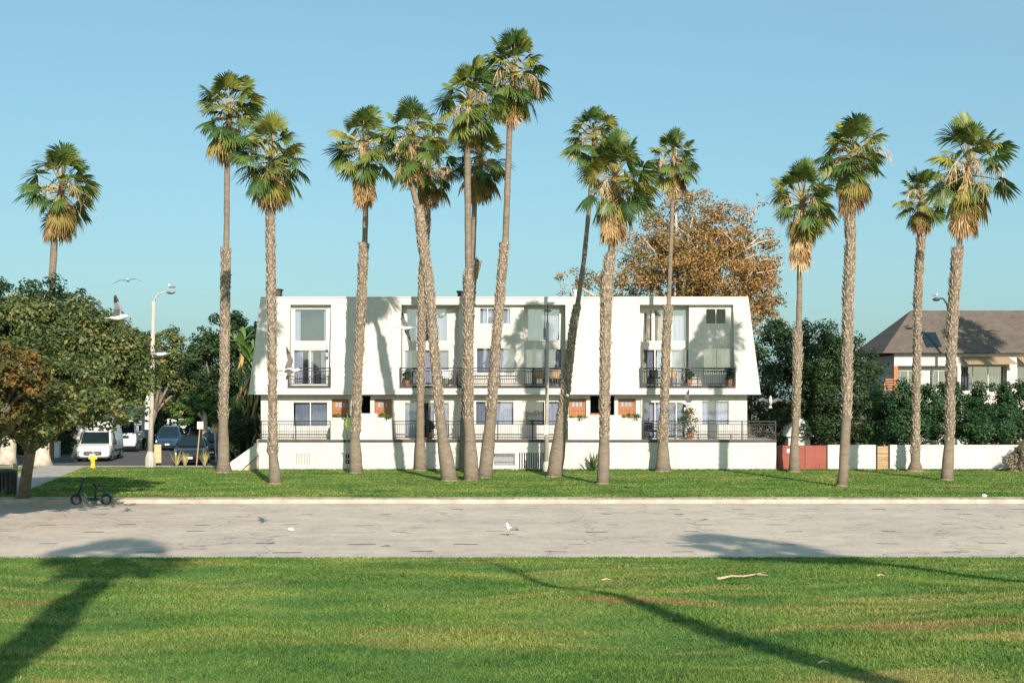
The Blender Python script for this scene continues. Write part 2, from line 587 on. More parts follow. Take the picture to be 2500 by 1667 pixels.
M = dict(
    lawn=lawn_mat('lawn', False), blade=lawn_mat('grass_blades', True),
    lot=asphalt_mat('lot_asphalt', (0.62, 0.535, 0.445), (0.50, 0.44, 0.38), 0.55),
    road=asphalt_mat('street_asphalt', (0.13, 0.125, 0.12), (0.10, 0.10, 0.10), 0.7),
    mark=mat('tar_mark', (0.055, 0.055, 0.055), (0.16, 0.155, 0.15), 9, 0.8),
    conc=mat('concrete', (0.56, 0.48, 0.375), (0.36, 0.31, 0.245), 1.6, 0.9, 0.3, 30),
    walk=mat('sidewalk', (0.45, 0.41, 0.35), (0.34, 0.31, 0.27), 1.5, 0.9, 0.2, 30),
    soil=mat('ground', (0.20, 0.165, 0.11), (0.14, 0.12, 0.07), 0.6, 0.95, 0.3, 12),
    stucco=mat('white_stucco', (0.60, 0.58, 0.55), (0.555, 0.535, 0.505), 0.9, 0.9, 0.25, 60, spec=0.2, detail=8),
    mans=shingle_mat('white_painted_shingle', (0.60, 0.58, 0.55), (0.58, 0.56, 0.53), 0.22, 0.13, 0.010, 0.2),
    trim=mat('white_trim', (0.64, 0.63, 0.60), (0.60, 0.59, 0.56), 3, 0.5, spec=0.4),
    black=mat('black_iron', (0.018, 0.018, 0.020), (0.035, 0.035, 0.035), 8, 0.5, spec=0.4),
    fascia=mat('dark_fascia', (0.045, 0.042, 0.045), (0.075, 0.07, 0.07), 3, 0.7),
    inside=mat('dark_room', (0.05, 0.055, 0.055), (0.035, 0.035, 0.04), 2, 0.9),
    drape=mat('sky_tinted_drape', (0.62, 0.65, 0.69), (0.47, 0.51, 0.56), 2.5, 0.9, stretch=(6, 1, 0.3)),  # blue of the sky reflected in the panes is put into the cloth
    drape2=mat('tan_drape', (0.62, 0.52, 0.34), (0.52, 0.44, 0.29), 2.5, 0.9, stretch=(6, 1, 0.3)),
    blind=mat('grey_blind', (0.33, 0.37, 0.41), (0.27, 0.31, 0.35), 2.5, 0.9),  # bluish too, carrying the sky reflected in the panes
    glass=glass_mat('window_glass', (0.88, 0.89, 0.94), 0.17),
    glass_dk=glass_mat('dark_glass', (0.10, 0.13, 0.14), 0.05),
    wood=mat('door_wood', (0.40, 0.165, 0.058), (0.30, 0.115, 0.04), 3, 0.5, 0.1, 40, stretch=(8, 8, 0.7), spec=0.4),
    plank=mat('gate_plank', (0.50, 0.34, 0.19), (0.36, 0.235, 0.13), 2, 0.8, 0.2, 30, stretch=(1, 6, 8), rnd=0.18),
    red=mat('red_gate_paint', (0.33, 0.088, 0.06), (0.25, 0.068, 0.048), 2, 0.55),
    notice=mat('white_notice', (0.78, 0.77, 0.72), None, 20, 0.6),
    bark=mat('tree_bark', (0.26, 0.205, 0.15), (0.15, 0.115, 0.085), 5, 0.95, 0.6, 14, stretch=(1, 1, 0.35)),
    palebark=mat('pale_bark', (0.60, 0.52, 0.42), (0.40, 0.33, 0.25), 3, 0.9, 0.3, 10),
    ptrunk=mat('palm_trunk', (0.255, 0.205, 0.15), (0.16, 0.13, 0.10), 3, 0.95, 0.5, 20, stretch=(1, 1, 3)),
    pbase=mat('palm_base', (0.30, 0.225, 0.14), (0.17, 0.125, 0.08), 4, 0.95, 0.6, 16),
    stub=mat('palm_stub', (0.44, 0.355, 0.26), (0.20, 0.16, 0.12), 9, 0.95), core=mat('palm_core', (0.20, 0.16, 0.12), (0.12, 0.098, 0.075), 6, 0.95, 0.6, 20),
    fibre=mat('palm_fibre', (0.30, 0.17, 0.075), (0.17, 0.10, 0.05), 10, 0.9, stretch=(4, 4, 0.5)),
    pole=mat('concrete_pole', (0.50, 0.455, 0.395), (0.42, 0.38, 0.335), 4, 0.85, 0.2, 50),
    metal=mat('grey_metal', (0.38, 0.38, 0.37), (0.30, 0.30, 0.30), 6, 0.45, metal=0.5),
    dkmetal=mat('dark_metal', (0.035, 0.055, 0.055), (0.05, 0.06, 0.06), 6, 0.5),
    sign=mat('sign_back', (0.66, 0.63, 0.60), (0.58, 0.55, 0.53), 5, 0.5),
    tansign=mat('tan_sign', (0.62, 0.44, 0.22), (0.54, 0.38, 0.19), 5, 0.6),
    woodpost=mat('post_wood', (0.50, 0.34, 0.17), (0.40, 0.27, 0.14), 5, 0.8, stretch=(4, 4, 0.6)),
    lime=mat('lime_sign', (0.48, 0.62, 0.06), (0.42, 0.55, 0.05), 5, 0.5),
    yellow=mat('hydrant_yellow', (0.76, 0.57, 0.03), (0.66, 0.48, 0.03), 6, 0.45, spec=0.5),
    van=mat('van_white', (0.74, 0.74, 0.72), (0.70, 0.70, 0.68), 2, 0.25, spec=0.5, coat=0.5),
    truckbox=mat('truck_box_shaded', (0.40, 0.47, 0.52), (0.36, 0.43, 0.48), 2, 0.45),  # bluish shade on the box is put into its colour
    carblack=mat('car_black', (0.012, 0.014, 0.016), None, 2, 0.2, spec=0.5, coat=0.6),
    carblue=mat('car_blue', (0.02, 0.06, 0.12), None, 2, 0.2, spec=0.5, coat=0.6),
    cargrey=mat('car_grey', (0.10, 0.11, 0.12), None, 2, 0.25, spec=0.5, coat=0.6),
    carglass=mat('car_glass', (0.012, 0.022, 0.026), None, 2, 0.06, spec=0.7),
    plastic=mat('black_plastic', (0.02, 0.02, 0.022), None, 6, 0.6),
    rubber=mat('rubber', (0.018, 0.018, 0.018), (0.03, 0.03, 0.03), 6, 0.85),
    lamp=mat('lamp_lens', (0.75, 0.76, 0.74), (0.55, 0.57, 0.57), 8, 0.15, spec=0.7),
    amber=mat('amber_lens', (0.75, 0.33, 0.03), None, 8, 0.2, spec=0.6),
    chrome=mat('chrome', (0.65, 0.66, 0.66), None, 4, 0.2, metal=0.9),
    teal=mat('scooter_teal_shaded', (0.012, 0.115, 0.10), (0.01, 0.09, 0.08), 4, 0.3, spec=0.5),  # teal darkened so the tree shade sits in the colour
    roof=shingle_mat('brown_roof_shingle', (0.165, 0.135, 0.112), (0.115, 0.097, 0.085), 0.3, 0.16, 0.02, 0.7),
    awning=mat('tan_awning', (0.36, 0.265, 0.17), (0.30, 0.22, 0.14), 6, 0.8, stretch=(6, 1, 1)),
    brick=mat('orange_brick', (0.48, 0.22, 0.10), (0.38, 0.16, 0.075), 7, 0.85),
    gullw=mat('gull_white', (0.78, 0.77, 0.74), (0.70, 0.69, 0.67), 12, 0.8),
    gullg=mat('gull_grey', (0.24, 0.245, 0.26), (0.19, 0.195, 0.21), 12, 0.8),
    gullb=mat('gull_black', (0.03, 0.03, 0.032), (0.045, 0.045, 0.045), 12, 0.8),
    gullbrown=mat('gull_brown', (0.17, 0.14, 0.115), (0.12, 0.10, 0.08), 14, 0.8),
    beak=mat('beak_orange', (0.62, 0.36, 0.05), None, 12, 0.5),
    cushion=mat('striped_cushion', (0.50, 0.36, 0.20), (0.38, 0.25, 0.13), 10, 0.9),
    pot=mat('terracotta', (0.40, 0.19, 0.10), (0.33, 0.15, 0.08), 6, 0.8),
    straw=mat('dry_stem', (0.58, 0.43, 0.25), (0.45, 0.32, 0.18), 8, 0.85),
    dryleaf=mat('dry_leaf', (0.26, 0.12, 0.05), (0.18, 0.085, 0.04), 8, 0.9),
    tuft=mat('dry_grass', (0.35, 0.33, 0.12), (0.46, 0.38, 0.19), 2, 0.8),
)


def streaks(m, lo=0.80):
    """run-off stains: vertical weathering of the paint"""
    t = m.node_tree
    b = t.nodes['Principled BSDF']
    src = b.inputs['Base Color'].links[0].from_socket
    tc = t.nodes.new('ShaderNodeTexCoord')
    mp = t.nodes.new('ShaderNodeMapping')
    mp.inputs['Scale'].default_value = (2.2, 2.2, 0.16)
    n = t.nodes.new('ShaderNodeTexNoise')
    n.inputs['Scale'].default_value, n.inputs['Detail'].default_value, n.inputs['Roughness'].default_value = 1.6, 8, 0.68
    r = t.nodes.new('ShaderNodeValToRGB')
    r.color_ramp.elements[0].position, r.color_ramp.elements[1].position = 0.33, 0.56
    r.color_ramp.elements[0].color = (lo, lo * .98, lo * .94, 1)
    r.color_ramp.elements[1].color = (1.03, 1.03, 1.03, 1)
    x = t.nodes.new('ShaderNodeMix')
    x.data_type, x.blend_type = 'RGBA', 'MULTIPLY'
    x.inputs[0].default_value = 1.0
    t.links.new(tc.outputs['Object'], mp.inputs[0])
    t.links.new(mp.outputs[0], n.inputs['Vector'])
    t.links.new(n.outputs[0], r.inputs[0])
    t.links.new(src, x.inputs[6])
    t.links.new(r.outputs[0], x.inputs[7])
    t.links.new(x.outputs[2], b.inputs['Base Color'])


for k_ in ('stucco', 'mans', 'red', 'pole'):
    streaks(M[k_], {'stucco': 0.88, 'mans': 0.93}.get(k_, 0.75))
M['frond'] = leaf_mat('palm_frond', [(0.0, (0.045, 0.095, 0.024)), (0.35, (0.090, 0.150, 0.032)), (0.72, (0.170, 0.205, 0.038)), (1.0, (0.29, 0.275, 0.052))], 0.18, use_tint=False, rough=0.42)
M['deadfrond'] = leaf_mat('palm_dead_frond', [(0.0, (0.27, 0.155, 0.062)), (0.5, (0.46, 0.295, 0.13)), (1.0, (0.62, 0.46, 0.27))], 0.15, use_tint=False, rough=0.8)
M['brownfrond'] = leaf_mat('palm_fading_frond', [(0.0, (0.20, 0.15, 0.04)), (0.5, (0.30, 0.225, 0.06)), (1.0, (0.25, 0.25, 0.045))], 0.15, use_tint=False, rough=0.7)
M['petiole'] = mat('petiole', (0.42, 0.31, 0.17), (0.30, 0.26, 0.10), 6, 0.6, rnd=0.25)
G1 = [(0.0, (0.035, 0.062, 0.018)), (0.4, (0.085, 0.125, 0.036)), (0.68, (0.20, 0.215, 0.066)), (0.9, (0.34, 0.295, 0.10)), (1.0, (0.34, 0.18, 0.045))]
M['leaf_oak'] = leaf_mat('leaf_pale_green', G1)
M['leaf_rust'] = leaf_mat('leaf_rust_green', [(0.0, (0.03, 0.05, 0.015)), (0.4, (0.075, 0.085, 0.025)), (0.65, (0.19, 0.12, 0.03)), (1.0, (0.30, 0.12, 0.022))])
M['leaf_dark'] = leaf_mat('leaf_dark_green', [(0.0, (0.014, 0.040, 0.014)), (0.5, (0.035, 0.075, 0.022)), (0.85, (0.075, 0.115, 0.032)), (1.0, (0.12, 0.14, 0.04))])
M['leaf_hedge'] = leaf_mat('leaf_hedge', [(0.0, (0.012, 0.045, 0.018)), (0.5, (0.03, 0.085, 0.026)), (1.0, (0.085, 0.145, 0.045))])
M['leaf_syc'] = leaf_mat('leaf_sycamore', [(0.0, (0.11, 0.115, 0.032)), (0.3, (0.27, 0.19, 0.052)), (0.6, (0.48, 0.25, 0.09)), (0.85, (0.59, 0.335, 0.145)), (1.0, (0.65, 0.44, 0.23))], 0.35)
M['leaf_bright'] = leaf_mat('leaf_bright_green', [(0.0, (0.04, 0.10, 0.02)), (0.6, (0.09, 0.17, 0.035)), (1.0, (0.16, 0.22, 0.05))])
M['leaf_dry'] = leaf_mat('leaf_dry_shrub', [(0.0, (0.16, 0.13, 0.08)), (0.6, (0.36, 0.30, 0.21)), (1.0, (0.55, 0.48, 0.38))])

# ------------------------------------------------------------------ the ground
LZ = 0.15                    # the far lawn lies a kerb's height above the lot
LOT0, LOT1 = 34.3, 52.4


def fore_z(x, d):
    t = min(max(0.0, 34.6 - d), 40.0)
    s = min(1.0, t / 5.0)
    z = 0.050 * t + 0.012 * t * min(1, max(0, (x + 1) / 8.0))
    z += 0.075 * s * sin(x * 0.75 + 0.6) * sin(d * 0.62 + 0.4) + 0.03 * s * sin(x * 1.9 + d * 0.8)
    if t > 24:
        z -= 0.035 * (t - 24)
    return z + 0.012


g = MB()
g.quad((-900, -300, -0.06), (900, -300, -0.06), (900, 2500, -0.06), (-900, 2500, -0.06))
struct(g, 'ground', M['soil'])

g = MB()
g.quad((-90, 33.6, 0.0), (90, 33.6, 0.0), (90, LOT1, 0.0), (-90, LOT1, 0.0))
lot = struct(g, 'parking_lot', M['lot'])

nx, ny = 150, 130
xs = np.linspace(-40, 40, nx)
ds = np.linspace(-22, 34.5, ny)
g = MB()
g.v = [(x, d + (0.10 * sin(x * 1.7) + 0.06 * sin(x * 4.1) if j == ny - 1 else 0), fore_z(x, d)) for j, d in enumerate(ds) for x in xs]
g.f = [(j * nx + i, j * nx + i + 1, (j + 1) * nx + i + 1, (j + 1) * nx + i) for j in range(ny - 1) for i in range(nx - 1)]
struct(g, 'front_lawn', M['lawn'], smooth=True)

# far lawn, kerb, mow strip, path, sidewalk, street
g = MB()
n1 = 60
for i in range(n1):
    x0, x1 = -60 + 120 * i / n1, -60 + 120 * (i + 1) / n1
    e0, e1 = (76.3 if x0 < -14 else 74), (76.3 if x1 <= -14 else 74)
    g.quad((x0, 53.8, LZ), (x1, 53.8, LZ), (x1, e1 if x0 >= -14 else 76.3, LZ), (x0, e0 if x0 >= -14 else 76.3, LZ))
struct(g, 'far_lawn', M['lawn'])
kb = MB()
kb.box(-90, 90, LOT1, LOT1 + 0.16, -0.05, 0.15)
kerb = struct(kb, 'kerb', M['conc'])
kb = MB()
for i in range(40):
    x0 = -60 + i * 3
    kb.box(x0 + .008, x0 + 2.992, LOT1 + 0.20, 53.55, 0.0, 0.148 + 0.006 * ((i * 7) % 3))
ms = kb.build('mow_strip', M['conc'])
ms['kind'] = 'structure'
g = MB()
g.quad((-21.6, 55.5, LZ + .006), (-19.2, 55.0, LZ + .006), (-23.0, 76.3, LZ + .006), (-25.4, 76.3, LZ + .006))
struct(g, 'path', M['walk'])
g = MB()
g.box(-70, -13.2, 76.3, 78.2, 0.0, 0.156)
struct(g, 'sidewalk', M['walk'])
g = MB()
g.quad((-70, 78.2, 0.012), (-13.5, 78.2, 0.012), (-13.5, 92, 0.012), (-70, 92, 0.012))
g.quad((-31, 92, 0.012), (-15, 92, 0.012), (-18, 260, 0.012), (-34, 260, 0.012))
struct(g, 'street', M['road'])
g = MB()
g.quad((-40, 92, 0.05), (-31.0, 92, 0.05), (-34, 260, 0.05), (-43, 260, 0.05))
struct(g, 'verge', M['soil'])

# dark stall ticks on the lot, in rows
rows = [(1242, 172, 90, 36), (1255, 176, 60, 34), (1281, 200, 105, 40), (1297, 240, 5, 46), (1327, 255, 125, 55), (1347, 330, 30, 62)]
for k, (py, sp, x0, w) in enumerate(rows):
    D = F * HC / (py - HY)
    px = x0 - 3 * sp
    while px < 2900:
        if RND.random() < 0.82:
            c = bx(px + RND.uniform(-14, 14), D)
            hw = bx(1250 + w * RND.uniform(0.35, 0.62), D)
            d0 = D + RND.uniform(-0.25, 0.25)
            a = RND.uniform(-0.05, 0.05)
            h = 0.07 * RND.uniform(0.5, 1.3)
            q = MB()
            q.quad((c - hw, d0 - h - a, 0.004), (c + hw, d0 - h + a, 0.004), (c + hw * .96, d0 + h + a, 0.004), (c - hw * .97, d0 + h - a, 0.004))
            o = q.build('stall_mark', M['mark'])
            o.parent = lot
        px += sp

# grass blades over both lawns (nobody could count them)
rng = np.random.default_rng(5)


def blades(name, label, n, dmin, dmax, xfun, zfun, hfun, wfun, power, place=None):
    u = rng.random(n)
    D = dmin * (dmax / dmin) ** u if power else dmin + (dmax - dmin) * u
    X = xfun(D, rng.random(n))
    if place:
        X, D = place
    Z = zfun(X, D)
    h = hfun(D) * rng.uniform(0.5, 1.25, n)
    w = wfun(D) * rng.uniform(0.6, 1.3, n)
    a = rng.uniform(0, 2 * pi, n)
    lean = rng.normal(0, 0.5, (n, 2)) * h[:, None]
    pc = -20.4 - (D - 55.2) * .178
    keep = (D < 55.1) | (np.abs(X - pc) > 1.3)
    X, D, Z, h, w, a, lean = X[keep], D[keep], Z[keep], h[keep], w[keep], a[keep], lean[keep]
    n = len(X)
    V = np.zeros((n, 3, 3))
    V[:, 0] = np.stack([X - w * np.cos(a), D - w * np.sin(a), Z - .01], 1)
    V[:, 1] = np.stack([X + w * np.cos(a), D + w * np.sin(a), Z - .01], 1)
    V[:, 2] = np.stack([X + lean[:, 0], D + lean[:, 1], Z + h], 1)
    o = np_mesh(name, V, 3, M['blade'])
    o['kind'] = 'stuff'
    o['label'], o['category'] = label, 'grass'
    return o


fz = np.vectorize(fore_z)
blades('grass', 'short mown grass of the front lawn', 430000, 11.5, 34.55, lambda D, r: (r - 0.5) * (0.76 * D + 7), fz,
       lambda D: 0.038 + 0 * D, lambda D: 0.00055 * D, True)
blades('grass', 'short grass under the palms before the white building', 110000, 53.75, 73.0, lambda D, r: (r - 0.5) * 0.78 * D, lambda X, D: 0 * X + LZ,
       lambda D: 0.055 + 0 * D, lambda D: 0.035 + 0 * D, False)
blades('grass', 'short grass at the left corner by the street', 16000, 73.0, 76.2, lambda D, r: -14 - r * 18, lambda X, D: 0 * X + LZ,
       lambda D: 0.055 + 0 * D, lambda D: 0.035 + 0 * D, False)
blades('grass', 'longer unmown grass along the foot of the white walls', 9000, 72.86, 73.12, lambda D, r: -13.2 + r * 42, lambda X, D: 0 * X + LZ,
       lambda D: 0.11 + 0 * D, lambda D: 0.03 + 0 * D, False)
cl_x, cl_d = rng.uniform(-9, 9, 260), rng.uniform(12, 34, 260)
pick_ = rng.integers(0, 260, 9000)
blades('grass', 'scattered taller clumps of coarse grass in the front lawn', 9000, 12, 34.4, lambda D, r: 0 * D, fz, lambda D: 0.075 + 0 * D, lambda D: 0.0006 * D, True,
       place=(cl_x[pick_] * cl_d[pick_] / 24 + rng.normal(0, .10, 9000), np.minimum(34.4, cl_d[pick_] + rng.normal(0, .10, 9000))))
blades('grass', 'ragged weeds along the joint behind the kerb', 1600, LOT1 + .165, LOT1 + .20, lambda D, r: (r - 0.5) * 46 + 2.5 * np.sin(r * 60), lambda X, D: 0 * X + .14,
       lambda D: 0.05 + 0 * D, lambda D: 0.03 + 0 * D, False)

# ------------------------------------------------------------------ fan palms
K = 2500 / 2352.0


def frond_mesh(el, kind, seed):
    r = random.Random(seed)
    green = kind != 'dead'
    lp, L, A, n = (0.97, 0.82, radians(118), 25) if green else (0.40, 0.90, radians(62), 15)
    if el > 45:
        lp, A = 0.88, radians(95)
    if kind == 'fading':
        lp, L, A = 0.8, 0.85, radians(95)
    bend = radians((16 if el < 45 else 5) if green else 8)
    pts, e, p = [Vector((0, 0, 0))], radians(el), Vector((0, 0, 0))
    for k in range(3):
        p = p + Vector((cos(e), 0, sin(e))) * lp / 3
        pts.append(p)
        e = max(e - bend / 3, radians(-89))
    t, s, nn = Vector((cos(e), 0, sin(e))), Vector((0, 1, 0)), Vector((-sin(e), 0, cos(e)))
    mb = MB()
    mb.tube(pts, [0.04, 0.026, 0.02, 0.016], 3, False)
    npet = len(mb.f)
    droop = {'green': 0.10 + 0.30 * max(0, cos(e)), 'fading': 0.5, 'dead': 0.2}[kind]
    fold = {'green': r.uniform(0.10, 0.38), 'fading': 0.5, 'dead': 0.35}[kind]
    da = 2 * A / n
    for k in range(n):
        a = -A + da * (k + 0.5) + r.uniform(-.02, .02)
        Lk = L * (1 - 0.18 * (abs(a) / A) ** 2) * r.uniform(0.9, 1.08)
        if r.random() < (0.03 if green else 0.12):
            continue
        d = t * cos(a) + s * sin(a)
        q = (s * cos(a) - t * sin(a))
        dr = r.uniform(0.7, 1.4)

        def pt(rr, side, lift):
            v = p + d * rr + q * side + nn * (lift - fold * abs(sin(a)) * rr)
            return v - Vector((0, 0, 1)) * droop * (rr / L) ** 2.6 * L * dr
        h1 = 0.60 * Lk * da * 0.52
        h0 = 0.07 * da
        P = [pt(0.05, -h0, 0), pt(0.05, h0, 0), pt(.60 * Lk, h1, -.022), pt(.60 * Lk, -h1, .022),
             pt(.83 * Lk, h1 * .60, -.012), pt(.83 * Lk, -h1 * .60, .012), pt(Lk, r.uniform(-.03, .03), 0)]
        mb.add(P, [(0, 1, 2, 3), (3, 2, 4, 5), (5, 4, 6)])
    me = mb.mesh('frond', M['petiole'])
    me.materials.append(M[{'green': 'frond', 'fading': 'brownfrond', 'dead': 'deadfrond'}[kind]])
    me.polygons.foreach_set('material_index', [0 if i < npet else 1 for i in range(len(me.polygons))])
    return me


ELS = [86, 68, 50, 32, 14, -4, -22, -40, -56]
FM = {('green', e): [frond_mesh(e, 'green', 100 + 7 * i + v) for v in range(3)] for i, e in enumerate(ELS)}
FM.update({('fading', e): [frond_mesh(e, 'fading', 300 + 7 * i + v) for v in range(2)] for i, e in enumerate((-35, -52, -68))})
FM.update({('dead', e): [frond_mesh(e, 'dead', 500 + 7 * i + v) for v in range(3)] for i, e in enumerate((-62, -70, -77, -83))})


def put(me, parent, loc, az, tilt, sc_, name='frond', roll=None, post=None):
    o = bpy.data.objects.new(name, me)
    COL.objects.link(o)
    o.parent = parent
    o.matrix_local = Matrix.Translation(loc) @ Matrix.Rotation(az, 4, 'Z') @ Matrix.Rotation(tilt, 4, 'Y') @ (Matrix.Rotation(roll[0], 4, roll[1]) if roll else Matrix.Identity(4)) @ (post if post else Matrix.Identity(4)) @ Matrix.Scale(sc_, 4)
    return o


def stalk_mesh(seed):
    r = random.Random(seed)
    mb = MB()
    pts, e, p = [Vector((0, 0, 0))], radians(28), Vector((0, 0, 0))
    for k in range(6):
        p = p + Vector((cos(e), 0, sin(e))) * .25
        pts.append(p)
        e -= radians(r.uniform(10, 24))
    mb.tube(pts, [.022, .02, .018, .015, .012, .009, .005], 3, False)
    for k in range(22):
        j = r.randint(3, 6)
        a = pts[j - 1].lerp(pts[j], r.random())
        b = a + Vector((r.uniform(-.16, .2), r.uniform(-.2, .2), -r.uniform(.25, .75)))
        mb.tube([a, a.lerp(b, .5) + Vector((r.uniform(-.05, .08), 0, .03)), b], [.008, .011, .003], 3, False)
    return mb.mesh('flower_stalk', M['straw'])


STALKS = [stalk_mesh(700 + i) for i in range(4)]


def near(classes, v):
    return min(classes, key=lambda c: abs(c - v))


def palm(label, D, pts, crown, R, skirt, n=38, group='tall fan palms on the lawn', z0=LZ, seed=1, nfade=5, world=None):
    """pts: (x, y, width, kind) in the picture's own pixels from the foot up; kind b = bare foot, r = rough with leaf stubs, s = slim"""
    r = random.Random(seed)
    s = D / F
    if world:
        P = [(Vector(p[:3]), p[3], p[4]) for p in world]
        cc = Vector(crown)
        Rm, sk_len, sk_hw = R, skirt[0], skirt[1]
    else:
        P = []
        yw = 0.0
        for (x, y, w, k) in pts:
            v = at(x * K, y * K, D)
            P.append((v, w * K * s * 0.5 * (0.80 if k == 'r' else 0.92), k))
        P[0] = (Vector((P[0][0].x, D, z0 - 0.03)), P[0][1], P[0][2])
        cc = at(crown[0] * K, crown[1] * K, D)
        Rm = R * K * s
        sk_len = (skirt[0] - crown[1]) * K * s
        sk_hw = skirt[1] * K * s
    base = P[0][0].copy()
    base.z = z0
    root = thing('palm_tree', label, 'palm tree', base, group)
    # resample the trunk and round off its line a little
    path, rad, kinds = [], [], []
    for (a, ra, ka), (b, rb, kb_) in zip(P[:-1], P[1:]):
        m = max(1, int((b - a).length / 0.45))
        for i in range(m):
            f = i / m
            path.append(a.lerp(b, f) + Vector((0, 0.03 * sin(a.z + i), 0)))
            rad.append((ra + (rb - ra) * f) * (1 + 0.05 * sin(2.3 * len(path)) + r.uniform(-.03, .03)))
            kinds.append(ka)
    top = P[-1]
    path += [top[0], top[0].lerp(cc, 0.6), cc + Vector((0, 0, 0.1))]
    rad += [top[1], top[1] * 1.05, top[1] * 0.7]
    kinds += ['s', 's', 's']
    mb = MB()
    mb.tube(path, rad, 12)
    tk = mb.build('trunk', M['ptrunk'], root, smooth=True)
    tk.data.materials.append(M['core'])
    tk.data.polygons.foreach_set('material_index', [1 if (i // 12 < len(kinds) - 1 and kinds[min(i // 12, len(kinds) - 1)] == 'r') else 0 for i in range(len(tk.data.polygons))])
    # stubs of old leaf stalks
    sv = []
    for i in range(len(path) - 1):
        if kinds[i] != 'r':
            continue
        a, b = path[i], path[i + 1]
        rows_ = max(1, int((b - a).length / 0.115))
        for q in range(rows_):
            c = a.lerp(b, (q + r.random() * .4) / rows_)
            rr = rad[i] + (rad[i + 1] - rad[i]) * q / rows_
            m = max(5, int(2 * pi * rr / 0.15))
            for k in range(m):
                if r.random() < 0.1:
                    continue
                th = 2 * pi * (k + 0.5 * (q % 2) + r.uniform(-.25, .25)) / m
                w, out, up = r.uniform(.045, .085), r.uniform(.03, .10), r.uniform(.05, .19)
                if r.random() < .06:
                    out *= 1.7
                u = Vector((cos(th), sin(th), 0))
                tn = Vector((-sin(th), cos(th), 0))
                c0 = c + u * rr * 0.94
                A_, B_, C_ = c0 - tn * w, c0 + tn * w, c0 + u * .02 - Vector((0, 0, .09))
                T_ = c0 + u * out + Vector((0, 0, up)) + tn * r.uniform(-.05, .05)
                sv += [C_, B_, T_, A_, C_, T_, B_, A_, T_]
    if sv:
        o = np_mesh('leaf_stubs', sv, 3, M['stub'], root, off=base)
        o['kind'] = 'stuff'
    # foot: a low skirt of roots and soil
    b0, br = P[0][0], P[0][1]
    mb = MB()
    mb.lathe([(br * 1.06, -.03), (br * 1.04, .03), (br * 1.0, .07), (br * 0.9, .1)], (b0.x, b0.y, z0), 14)
    mb.build('root_collar', M['pbase'], root, smooth=True)
    # crown heart
    mb = MB()
    mb.lathe([(top[1] * .9, -.9), (max(.14, top[1] * .9), -.55), (max(.15, top[1] * .8), -.1), (.09, .25), (.02, .45)], cc, 10)
    mb.build('crown_heart', M['fibre'], root, smooth=True)
    sc_ = Rm / 1.62
    cl = cc - base
    az = r.uniform(0, 6.28)
    gap = r.uniform(.04, .26)
    n = int(n * 1.42)
    for i in range(r.randint(4, 10)):
        put(r.choice(STALKS), root, cl + Vector((0, 0, r.uniform(-.3, .1))), r.uniform(0, 6.28), r.uniform(-.3, .45), sc_ * r.uniform(.8, 1.25), 'flower_stalk')
    for i in range(n):
        f = i / (n - 1)
        el = 88 - 120 * f ** 0.95 + r.uniform(-9, 9)
        if f > .93:
            el = r.uniform(-62, -40)
        az += 2.39996 + r.uniform(-.35, .35)
        e = near(ELS, el)
        loc = cl + Vector((cos(az) * .1, sin(az) * .1, (0.45 - 0.90 * f) * sc_))
        k = sc_ * r.uniform(0.76, 1.16)
        rl = (r.gauss(0, .42), Vector((cos(radians(e)), 0, sin(radians(e)))))
        if r.random() < gap * (0.3 + f):
            continue
        put(r.choice(FM['green', e]), root, loc, az, radians(e - el) * 0.8 + r.uniform(-.12, .12), k, roll=rl)
    for i in range(nfade + r.randint(0, 5)):
        az += 2.39996 + r.uniform(-.4, .4)
        e = r.choice((-35, -52, -68))
        put(r.choice(FM['fading', e]), root, cl + Vector((cos(az) * .1, sin(az) * .1, -.55 * sc_)), az, r.uniform(-.12, .12), sc_ * r.uniform(.75, 1))
    # skirt of dead leaves, hanging
    if sk_len > 0.9:
        ln = 1.28 * sc_ * 0.9
        lo, hi = -sk_len + ln * 0.95, -0.35
        if lo > hi:
            lo = hi - 0.1
        m = max(18, int(38 * (hi - lo + 0.7) * max(.7, sk_hw / 0.8)))
        ang = math.degrees(math.acos(min(.45, sk_hw / (ln * 1.15))))
        axis_dir = (P[-1][0] - cc)
        for i in range(m):
            f = (i + r.random()) / m
            az += 2.39996 + r.uniform(-.5, .5)
            e = near((-62, -70, -77, -83), -ang + r.uniform(-6, 8))
            h = lo + (hi - lo) * f
            wob = axis_dir * min(1, max(0, (-h) / max(.3, -axis_dir.z if axis_dir.z < 0 else .3)))
            loc = cl + Vector((wob.x + cos(az) * top[1] * .9, sin(az) * top[1] * .9, h))
            put(r.choice(FM['dead', e]), root, loc, az, r.uniform(-.08, .08), sc_ * r.uniform(.8, 1.0), 'dead_frond')
    return root


palm('fan palm rising behind the leafy trees at the far left', 84, [(112, 1070, 20, 's'), (118, 800, 18, 's'), (120, 640, 18, 's'), (125, 545, 17, 's')], (142, 430), 84, (552, 44), n=30, z0=-0.02, seed=3, group=None)
palm('tall fan palm with slim upper stem nearest the street sign posts', gD(1086 * K), [(514, 1086, 44, 'b'), (513, 1060, 30, 'b'), (513, 960, 26, 'r'), (516, 800, 26, 'r'), (519, 572, 27, 'r'), (520, 568, 15, 's'), (522, 370, 14, 's')], (527, 262), 84, (372, 20), n=36, seed=5)
palm('fan palm with a burl low on its trunk before the building left edge', gD(1112 * K), [(633, 1113, 36, 'b'), (627, 1045, 22, 'b'), (626, 1038, 30, 'r'), (626, 1020, 32, 'r'), (627, 1000, 23, 'r'), (625, 800, 24, 'r'), (622, 600, 26, 'r'), (620, 470, 25, 'r')], (624, 362), 84, (480, 42), n=34, seed=8)
